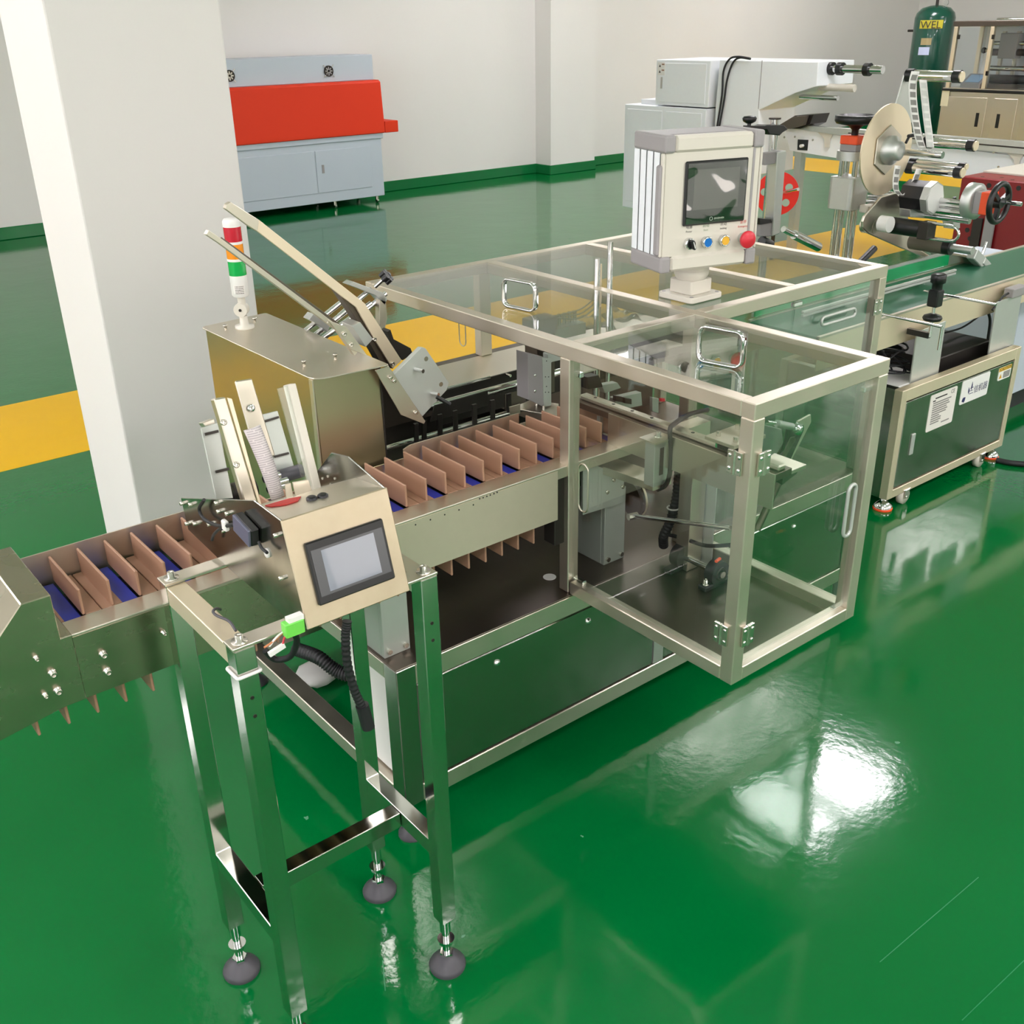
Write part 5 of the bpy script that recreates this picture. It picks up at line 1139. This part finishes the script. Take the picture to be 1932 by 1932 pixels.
# ------------------------------------------------------------------ white film wrapping machine
FXw = 6.93
fm = thing('film_wrapper', 'large white film wrapping machine with stacked cabinets and chrome film spindles', 'wrapping machine', (FXw, 6.5, 0))
MB().box(FXw, FXw+.7, 6.085, 7.03, .14, 1.02).build('lower_cabinet', white_paint, fm, bevel=.004)
for a, b in ((6.57, 6.99), (6.125, 6.53)): MB().box(FXw-.006, FXw, a, b, .20, .985).build('door', white_paint, fm, bevel=.003)
ub = MB().box(FXw+.02, FXw+.62, 6.085, 6.685, 1.03, 1.385).build('upper_cabinet', white_paint, fm, bevel=.004)
ud = MB().box(FXw+.014, FXw+.02, 6.12, 6.66, 1.055, 1.36).build('upper_door', white_paint, fm, bevel=.002)
MB().box(FXw+.010, FXw+.014, 6.60, 6.62, 1.16, 1.25).build('door_handle', alu, ud)
sk = MB().box(FXw+.0125, FXw+.014, 6.578, 6.66, 1.265, 1.365).build('warning_sticker', white_pl, ud)
for z in (1.295, 1.34):
    MB().prism([(FXw+.012, 6.647, z-.012), (FXw+.012, 6.625, z-.012), (FXw+.012, 6.636, z+.010)], (.0006, 0, 0)).build('warning_mark', ink, sk)
    MB().box(FXw+.0118, FXw+.0124, 6.585, 6.615, z+.004, z+.014).build('warning_mark', M_plain('brown_ink', (150, 110, 90), .6), sk)
MB().box(FXw+.1, FXw+.4, 6.70, 6.93, 1.02, 1.06).build('top_tray', white_paint, fm, bevel=.003)
plate_x('spindle_housing', ((1358, 113), (1544, 117), (1541, 163), (1500, 176), (1432, 208), (1430, 330), (1345, 330), (1350, 200)), FXw+.05, .45, white_paint, fm, bevel=.004)
for pxs in (((1438, 114), (1439, 206)),): 
    a, b = on(*pxs[0], 'x', FXw+.049), on(*pxs[1], 'x', FXw+.049); MB().box(FXw+.0485, FXw+.05, a.y-.003, a.y+.003, b.z, a.z).build('panel_joint', grey_pl, fm)
def spin(a, b, X, r, mat): p0, p1 = on(*a, 'x', X), on(*b, 'x', X); return MB().cyl(p0, V((X, p1.y, p0.z)), r, 16).build('film_spindle', mat, fm), p0, p1
o, p0, p1 = spin((1550, 129), (1667, 123), FXw+.2, .028, chrome)
for f in (.12, .28, .72): MB().cyl(p0.lerp(V((p0.x, p1.y, p0.z)), f), p0.lerp(V((p0.x, p1.y, p0.z)), f+.08), .045, 18).build('spindle_collar', black, fm)
spin((1546, 164), (1614, 158), FXw+.2, .026, cream_pl); spin((1510, 182), (1582, 174), FXw+.2, .018, chrome)
fb = thing('wrapper_conveyor', 'long white infeed conveyor with aluminium profile top beside the film wrapper', 'conveyor', (FXw, 4.3, 0))
plate_x('side_plate', ((1480, 240), (1932, 296), (1932, 356), (1490, 284)), FXw, .02, white_paint, fb)
plate_x('profile_rail', ((1500, 236), (1600, 243), (1932, 268), (1932, 292), (1600, 258), (1500, 243)), FXw-.02, .06, alu, fb)
plate_x('profile_groove', ((1600, 250), (1932, 278), (1932, 281), (1600, 252)), FXw-.022, .01, dark_iron, fb)
for px in ((1560, 250), (1918, 290)):
    a = on(px[0]-5, px[1]-2, 'x', FXw-.03); MB().prism([on(px[0]+dx, px[1]+dy, 'x', FXw-.012) for dx, dy in ((-18, -1), (12, 2), (6, 12), (4, 28), (-4, 28), (-5, 12))], (.01, 0, 0)).build('rail_bracket', cream_pl, fb)
sq = plate_x('socket_plate', ((1505, 263), (1525, 264), (1523, 284), (1504, 283)), FXw-.004, .004, black, fb)
q = on(1515, 275, 'x', FXw-.006); MB().cyl(q, q+V((-.03, 0, 0)), .012, 12).build('socket_plug', white_pl, sq)
for px in ((1480, 259), (1500, 258), (1534, 264), (1875, 287), (1893, 320), (1884, 315)):
    q = on(*px, 'x', FXw); MB().cyl(q, q+V((-.004, 0, 0)), .008, 10).build('bolt', bolt_m, fb)
a = on(1495, 300, 'x', FXw); 
for y in (5.15, 3.5): MB().box(FXw+.02, FXw+.08, y-.03, y+.03, 0, .80).build('leg', cream_pl if y < 4 else alu, fb)
MB().box(FXw+.02, FXw+.45, 3.3, 5.25, .86, .90).build('deck', alu, fb)
plate_x('film_former', ((1470, 236), (1500, 218), (1535, 216), (1528, 234), (1510, 243), (1475, 243)), FXw-.05, .2, dark_iron, fb)
plate_x('former_lip', ((1465, 240), (1498, 220), (1522, 218), (1516, 236), (1490, 243)), FXw-.10, .03, steel_dark, fb)
# black hoses draped down the housing
for pts in ([(1414, 110), (1392, 107), (1376, 112), (1365, 135), (1362, 180), (1352, 245)], [(1416, 111), (1395, 109), (1382, 120), (1372, 150), (1366, 190), (1356, 245)]):
    cable('power_cable', 'black power cable draped over the white film wrapper housing', [on(*p, 'x', FXw+.03) for p in pts], .008, group='cables on the film wrapper')

# ------------------------------------------------------------------ code printer stand behind the operator panel
SYp = 2.95
pp = on(1462, 225, 'y', SYp); sx_ = pp.x
stnd = thing('sensor_stand', 'chrome pole stand with black clamps and grey channel behind the operator panel', 'stand', (sx_, SYp, 0))
MB().cyl((sx_, SYp, .01), (sx_, SYp, on(1462, 224, 'y', SYp).z), .018, 20).build('pole', chrome, stnd)
MB().lathe((sx_, SYp, 0), (0, 0, 1), [(.15, 0), (.15, .012), (.03, .02)], 28).build('base', dark_iron, stnd)
MB().cyl((sx_, SYp, pp.z), (sx_, SYp, pp.z+.006), .026, 16).build('pole_cap', dark_iron, stnd)
plate_y('clamp', ((1438, 240), (1449, 236), (1480, 236), (1488, 244), (1478, 250), (1472, 256), (1452, 254), (1446, 244)), SYp-.03, .06, black, stnd, bevel=.004)
q = on(1414, 228, 'y', SYp-.02); MB().cyl(q-V((0, 0, .04)), q, .008, 10).build('knob_stem', black, stnd); MB().lathe(q, (0, 0, 1), [(.012, -.01), (.026, -.002), (.03, .01), (.024, .018), (.004, .02)], 16).build('star_knob', black, stnd)
MB().bar(on(1409, 240, 'y', SYp-.02), on(1450, 240, 'y', SYp-.02), (0, 1, 0), .02, .006).build('clamp_arm', black, stnd)
plate_y('grey_bracket', ((1444, 289), (1480, 284), (1482, 305), (1444, 312)), SYp-.05, .03, grey_pl, stnd, bevel=.002)
plate_y('grey_bracket', ((1434, 420), (1462, 420), (1460, 446), (1433, 446)), SYp-.05, .03, grey_pl, stnd, bevel=.002)
plate_y('grey_channel', ((1467, 288), (1484, 284), (1472, 440), (1458, 446)), SYp-.06, .05, alu, stnd, bevel=.003)
plate_y('lower_clamp', ((1434, 412), (1455, 414), (1457, 420), (1434, 424)), SYp-.06, .06, black, stnd)
MB().cyl(on(1437, 455, 'y', SYp-.03), on(1453, 462, 'y', SYp-.03), .022, 14).build('lower_knob', black, stnd)
rd = thing('film_reel', 'red film reel disc with round holes on a short axle beside the film wrapper', 'reel', tuple(on(1464, 365, 'x', 6.6)))
rc = on(1466, 365, 'x', 6.6)
outer = [rc+V((0, math.cos(a)*.125, math.sin(a)*.165)) for a in [k*math.pi/20 for k in range(40)]]
MB().lathe(rc, (-.75, -.66, 0), [(.16, 0), (.16, .012)], 40).build('disc', M_plain('red_disc', (214, 44, 36), .35), rd)
nr = V((-.75, -.66, 0)).normalized(); ur = V((-nr.y, nr.x, 0))
for k in range(5):
    a = k*2*math.pi/5+.5; c = rc+nr*.0125+ur*math.cos(a)*.095+Z*math.sin(a)*.095; MB().cyl(c, c+nr*.001, .028, 18).build('disc_hole', M_plain('pale_hole', (150, 175, 160), .5), rd)
MB().cyl(rc, on(1506, 357, 'x', 6.5), .012, 12).build('axle', chrome, rd)
MB().cyl(rc-V((0, 0, .16)), V((rc.x, rc.y, 0.0)), .015, 10).build('stand_leg', dark_iron, rd)
sb_ = on(1544, 466, 'y', 2.75); sa_ = on(1478, 432, 'y', 2.75)
o = MB(); o.cyl(sa_, sa_.lerp(sb_, .35), .013, 14); o.cyl(sa_.lerp(sb_, .3), sb_, .020, 16); o.build('telescopic_strut', chrome, stnd)

# ------------------------------------------------------------------ red press on the far side
RXp, RYa, RYb, RZt = 6.0, 1.9, 3.278, .836
rp = thing('red_press', 'dark red machine base with bolt holes and a pale table top', 'machine base', (RXp, RYb, 0))
red_paint = M_plain('dark_red_paint', (128, 20, 26), .35)
MB().box(RXp, 7.6, RYa, RYb, .06, RZt).build('body', red_paint, rp, bevel=.006)
MB().prism([(RXp+.22, RYb-.01, RZt), (RXp+.16, RYa, RZt), (7.6, RYa, RZt), (7.6, RYb-.01, RZt)], (0, 0, .012)).build('table_top', cream_pl, rp, bevel=.002)
MB().box(RXp-.012, RXp, 3.10, 3.16, .08, RZt-.22).build('cable_trough', dark_iron, rp, bevel=.003)
MB().box(RXp-.03, RXp-.012, 3.02, 3.08, .08, RZt-.14).build('flat_strut', grey_pl, rp, bevel=.003)
for px in ((1838, 347), (1866, 350), (1922, 355), (1825, 434), (1919, 384), (1830, 450)):
    q = on(*px, 'x', RXp); MB().cyl(q+V((.001, 0, 0)), q+V((-.002, 0, 0)), .014, 12).build('bolt_hole', black, rp)
for k in range(6): MB().cyl((RXp+.05+.05*(k % 2), RYb-.1-.09*k, RZt-.001), (RXp+.05+.05*(k % 2), RYb-.1-.09*k, RZt+.001), .011, 10).build('bolt_hole', dark_iron, rp)
for x in (RXp+.1, 7.4):
    for y in (RYa+.1, RYb-.1): MB().cyl((x, y, 0), (x, y, .06), .04, 14).build('foot', black_rub, rp)
gc = thing('grey_cabinet', 'plain pale grey cabinet standing on black runners beside the labeller', 'cabinet', (4.6, 2.1, 0))
MB().box(4.56, 5.3, 2.12, 2.75, .10, .60).build('body', bluegrey_paint, gc, bevel=.004)
MB().box(4.60, 5.25, 2.16, 2.7, .0, .10).build('runner', black, gc)
hose_pts = [on(1880, 868, 'z', .012), on(1905, 873, 'z', .012), on(1935, 876, 'z', .012)]
cable('floor_hose', 'black hose lying on the green floor beside the labeller', hose_pts, .012, cat='hose')

# ------------------------------------------------------------------ air tank and glass-fronted cabinet
TX = 14.2; tc = on(1755, 100, 'x', TX); ty_ = tc.y; TR = .262
tk = thing('air_tank', 'tall dark green compressed air tank with a yellow name plate', 'tank', (TX, ty_, 0))
tank_m = M_plain('tank_green', (10, 74, 58), .22, coat=.4)
ztop = on(1760, 12, 'x', TX).z
MB().lathe((TX, ty_, .12), (0, 0, 1), [(.10, 0), (TR*.8, .04), (TR, .12), (TR, ztop-.26), (TR*.93, ztop-.20), (TR*.7, ztop-.14), (TR*.3, ztop-.11), (.02, ztop-.105)], 40).build('shell', tank_m, tk)
for k in range(3): a = k*2.094; MB().cyl((TX+math.cos(a)*TR*.75, ty_+math.sin(a)*TR*.75, 0), (TX+math.cos(a)*TR*.75, ty_+math.sin(a)*TR*.75, .2), .03, 12).build('leg', tank_m, tk)
MB().cyl((TX, ty_, ztop), (TX, ty_, ztop+.10), .02, 12).build('safety_valve', dark_iron, tk); MB().cyl((TX, ty_, ztop+.1), (TX, ty_, ztop+.2), .012, 10).build('red_pipe', red_pl, tk)
q = V((TX, ty_-.13, ztop+.04)); MB().cyl(q+V((-.01, 0, 0)), q+V((.01, 0, 0)), .035, 18).build('pressure_gauge', alu, tk); MB().cyl(q-V((0, 0, .08)), q-V((0, 0, .03)), .01, 8).build('gauge_stem', chrome, tk)
q = on(1712, 58, 'x', TX); MB().cyl((TX, ty_+TR-.02, q.z), (TX, ty_+TR+.12, q.z), .016, 10).build('outlet_valve', dark_iron, tk)
vdir = math.atan2(-ty_, -TX)
def wrap(name, az0, az1, z0, z1, mat, r=TR+.003):
    m = MB(); K = 10
    for i in range(K):
        a0, a1 = az0+(az1-az0)*i/K, az0+(az1-az0)*(i+1)/K
        m._add([(TX+math.cos(a)*r, ty_+math.sin(a)*r, z) for a, z in ((a0, z0), (a1, z0), (a1, z1), (a0, z1))], [(0, 1, 2, 3)], True)
    return m.build(name, mat, tk)
zy1, zy0 = on(1752, 38, 'x', TX-TR).z, on(1752, 54, 'x', TX-TR).z
npl = wrap('name_plate', vdir-.75, vdir+.42, zy0, zy1, M_plain('yellow_plate', (212, 200, 60), .4))
pn = V((math.cos(vdir-.16), math.sin(vdir-.16), 0)); pu = V((pn.y, -pn.x, 0)) * -1
text('WEL', V((TX, ty_, (zy0+zy1)/2-.01))+pn*(TR+.012), V((-pn.y, pn.x, 0)), Z, .13, ink, tk)
wrap('rating_plate', vdir-.55, vdir-.02, on(1745, 85, 'x', TX-TR).z, on(1745, 72, 'x', TX-TR).z, M_plain('bronze_plate', (176, 160, 116), .4))
wrap('blue_sticker', vdir-.62, vdir-.06, on(1745, 104, 'x', TX-TR).z, on(1745, 89, 'x', TX-TR).z, M_plain('pale_blue_sticker', (206, 216, 250), .4))
GX = 13.0
gcab = thing('glass_cabinet', 'steel machine cabinet with glass upper doors and lower steel doors by the far wall', 'cabinet', (GX, 6.9, 0))
gl_, gr_ = on(1790, 100, 'x', GX).y, on(2010, 100, 'x', GX).y
ztp, zct = on(1797, 40, 'x', GX).z, on(1780, 165, 'x', GX).z
glass_pale = M_acrylic('pale_glass', (.9, .93, .94))
GD = .7
MB().box(GX, GX+GD, gr_, gl_, .08, zct-.04).build('lower_body', steel, gcab, bevel=.004)
MB().box(GX-.02, GX+GD, gr_, gl_+.01, zct-.035, zct-.01).build('black_counter_edge', black, gcab)
MB().box(GX-.01, GX+GD, gr_, gl_, zct-.012, zct).build('counter', steel, gcab)
MB().box(GX, GX+GD, gr_, gl_, ztp-.06, ztp).build('top_rail', steel_dark, gcab, bevel=.003)
MB().box(GX+GD-.02, GX+GD, gr_, gl_, zct, ztp).build('back_board', white_paint, gcab)
for px in (1792, 1860): 
    y = on(px, 110, 'x', GX).y; MB().box(GX, GX+.05, y-.045, y, zct, ztp-.06).build('mullion', steel_warm, gcab, bevel=.003)
MB().box(GX+GD-.05, GX+GD, gl_-.05, gl_, zct, ztp-.06).build('mullion', steel_warm, gcab)
for a, b in ((1800, 1853), (1864, 2000)):
    y1, y0 = on(a, 110, 'x', GX).y, on(b, 110, 'x', GX).y; g = MB().box(GX+.01, GX+.018, y0, y1, zct+.01, ztp-.07).build('glass_door', glass_pale, gcab)
    for z in (zct+.15, ztp-.2): MB().box(GX, GX+.012, y1-.03, y1, z, z+.05).build('hinge', dark_iron, g)
ylist = [on(p, 205, 'x', GX).y for p in (1778, 1862, 1872, 1920, 1928, 2000)]
for i in (0, 2, 4):
    y1, y0 = ylist[i], ylist[i+1]; d = MB().box(GX-.012, GX, y0+.01, y1-.01, .12, zct-.10).build('lower_door', steel, gcab, bevel=.003)
    yh = y0+.10 if i == 0 else y1-.10; zz = on(1850, 228, 'x', GX).z; MB().box(GX-.016, GX-.011, yh-.02, yh+.02, zz-.07, zz+.09).build('black_pull', black, d)
st_ = on(1783, 184, 'x', GX-.014); MB().box(GX-.0145, GX-.012, st_.y-.05, st_.y+.05, st_.z-.1, st_.z+.1).build('instruction_sticker', M_plain('cream_sticker', (226, 218, 190), .5), gcab)
# machinery behind the glass
mc = thing('printing_unit', 'steel printing unit with rollers and black knobs standing behind the glass doors', 'machine', (GX+.35, on(1910, 150, 'x', GX+.35).y, zct))
yA = on(1905, 120, 'x', GX+.35).y
for dy in (.12, -.06, -.3): MB().box(GX+.32, GX+.36, yA+dy-.02, yA+dy+.02, zct, ztp-.12).build('upright', steel, mc)
MB().box(GX+.25, GX+.4, yA-.1, yA+.12, ztp-.42, ztp-.14).build('drive_box', grey_pl, mc, bevel=.004)
for z, r in ((zct+.10, .05), (zct+.22, .03), (zct+.40, .04), (zct+.50, .025), (zct+.75, .03)): MB().cyl((GX+.30, yA+.22, z), (GX+.30, yA-.6, z), r, 14).build('roller', dark_iron if r > .035 else chrome, mc)
for z in (zct+.10, zct+.42): MB().cyl((GX+.28, yA+.22, z), (GX+.28, yA+.30, z), .02, 10).build('knob_shaft', steel, mc); MB().ball((GX+.28, yA+.32, z), .035, 12).build('black_knob', black, mc)
MB().box(GX+.2, GX+.5, yA-.62, yA+.2, zct, zct+.05).build('bed', steel_dark, mc)
kp = thing('control_keypad', 'small sloping grey control pad with a blue screen on the cabinet counter', 'control pad', (GX+.08, on(1838, 150, 'x', GX+.1).y, zct))
yk = on(1838, 150, 'x', GX+.1).y
MB().prism([(GX+.02, yk-.13, zct), (GX+.22, yk-.13, zct), (GX+.22, yk-.13, zct+.16), (GX+.02, yk-.13, zct+.05)], (0, .26, 0)).build('housing', grey_pl, kp, bevel=.004)
MB().prism([(GX+.05, yk-.09, zct+.0675), (GX+.19, yk-.09, zct+.1445), (GX+.188, yk-.09, zct+.148), (GX+.048, yk-.09, zct+.071)], (0, .18, 0)).build('blue_screen', M_plain('blue_screen', (150, 180, 210), .3), kp)

# ------------------------------------------------------------------ loose cables by the feeder stand
YQ = 1.62
cable('corrugated_cable', 'black corrugated cable hanging with a plug behind the stand leg', [on(655, 1172, 'y', 1.47), on(652, 1200, 'y', 1.47), on(655, 1250, 'y', 1.47), on(668, 1300, 'y', 1.47), on(682, 1332, 'y', 1.47)], .009, cat='cable', n=12)
pg = MB().cyl(on(683, 1330, 'y', 1.47), on(695, 1372, 'y', 1.47), .013, 14).build('cable_plug', black_rub); tag(pg, 'black cable plug dangling at the end of the corrugated cable', 'plug')
cable('feeder_cable', 'black cable looping under the green terminal block of the feeder', [on(553, 1190, 'y', 1.24), on(560, 1210, 'y', 1.26), on(548, 1238, 'y', 1.28), on(520, 1244, 'y', 1.3), on(500, 1228, 'y', 1.3)], .005)
tbk = thing('terminal_block', 'bright green plug terminal block with loose wires under the leaflet feeder', 'terminal block', tuple(on(552, 1185, 'y', 1.21)))
q = on(553, 1183, 'y', 1.205); MB().obox(q, (1, 0, 0), (0, 1, 0), Z, .015, .008, .011).build('block', M_plain('lime_green_plastic', (110, 205, 80), .4), tbk, bevel=.001)
MB().obox(q+V((.004, 0, .014)), (1, 0, 0), (0, 1, 0), Z, .012, .006, .004).build('socket', white_pl, tbk)
for rgb, pts in (((205, 60, 70), ((545, 1190), (536, 1205), (532, 1222), (520, 1228))), ((226, 222, 214), ((540, 1188), (522, 1202), (508, 1220))), ((190, 120, 80), ((538, 1190), (516, 1210), (498, 1222)))):
    MB().tube(spline([on(*p, 'y', 1.21) for p in pts], 5), .0016, 6).build('wire', M_plain('wire', rgb, .5), tbk)
q = on(522, 1226, 'y', 1.21); MB().obox(q, (1, 0, .25), (0, 1, 0), (-.25, 0, 1), .013, .003, .0035).build('wire_tag', white_pl, tbk)
cable('base_hose', 'thick black hose coiled inside the open end of the machine base', [on(560, 1225, 'y', 2.1), on(600, 1240, 'y', 2.0), on(640, 1268, 'y', 1.95), on(690, 1278, 'y', 1.9)], .018, cat='hose', n=12)
# crumpled white bag on the base tray
bg = MB(); rnd = random.Random(5); c = on(600, 1276, 'z', .02); rows = []
for i in range(9):
    th = math.pi*i/8; rows.append([V((c.x+math.cos(2*math.pi*j/12)*.06*math.sin(th)*(1+.25*rnd.random()), c.y+math.sin(2*math.pi*j/12)*.05*math.sin(th)*(1+.25*rnd.random()), .002+.028*(1-math.cos(th))+.006*rnd.random()*math.sin(th))) for j in range(12)])
for r in rows: r.append(r[0])
bg.sheet(rows); bo = bg.build('plastic_bag', white_pl); tag(bo, 'crumpled white plastic bag lying on the floor under the machine base', 'bag')
cable('stand_wire', 'thin grey wire curling over the top rail of the feeder stand', [on(445, 1190, 'z', .90), on(432, 1172, 'z', .905), on(410, 1162, 'z', .905), on(402, 1154, 'z', .905), on(408, 1148, 'z', .90), on(416, 1150, 'z', .88)], .0022, rubber_grey)
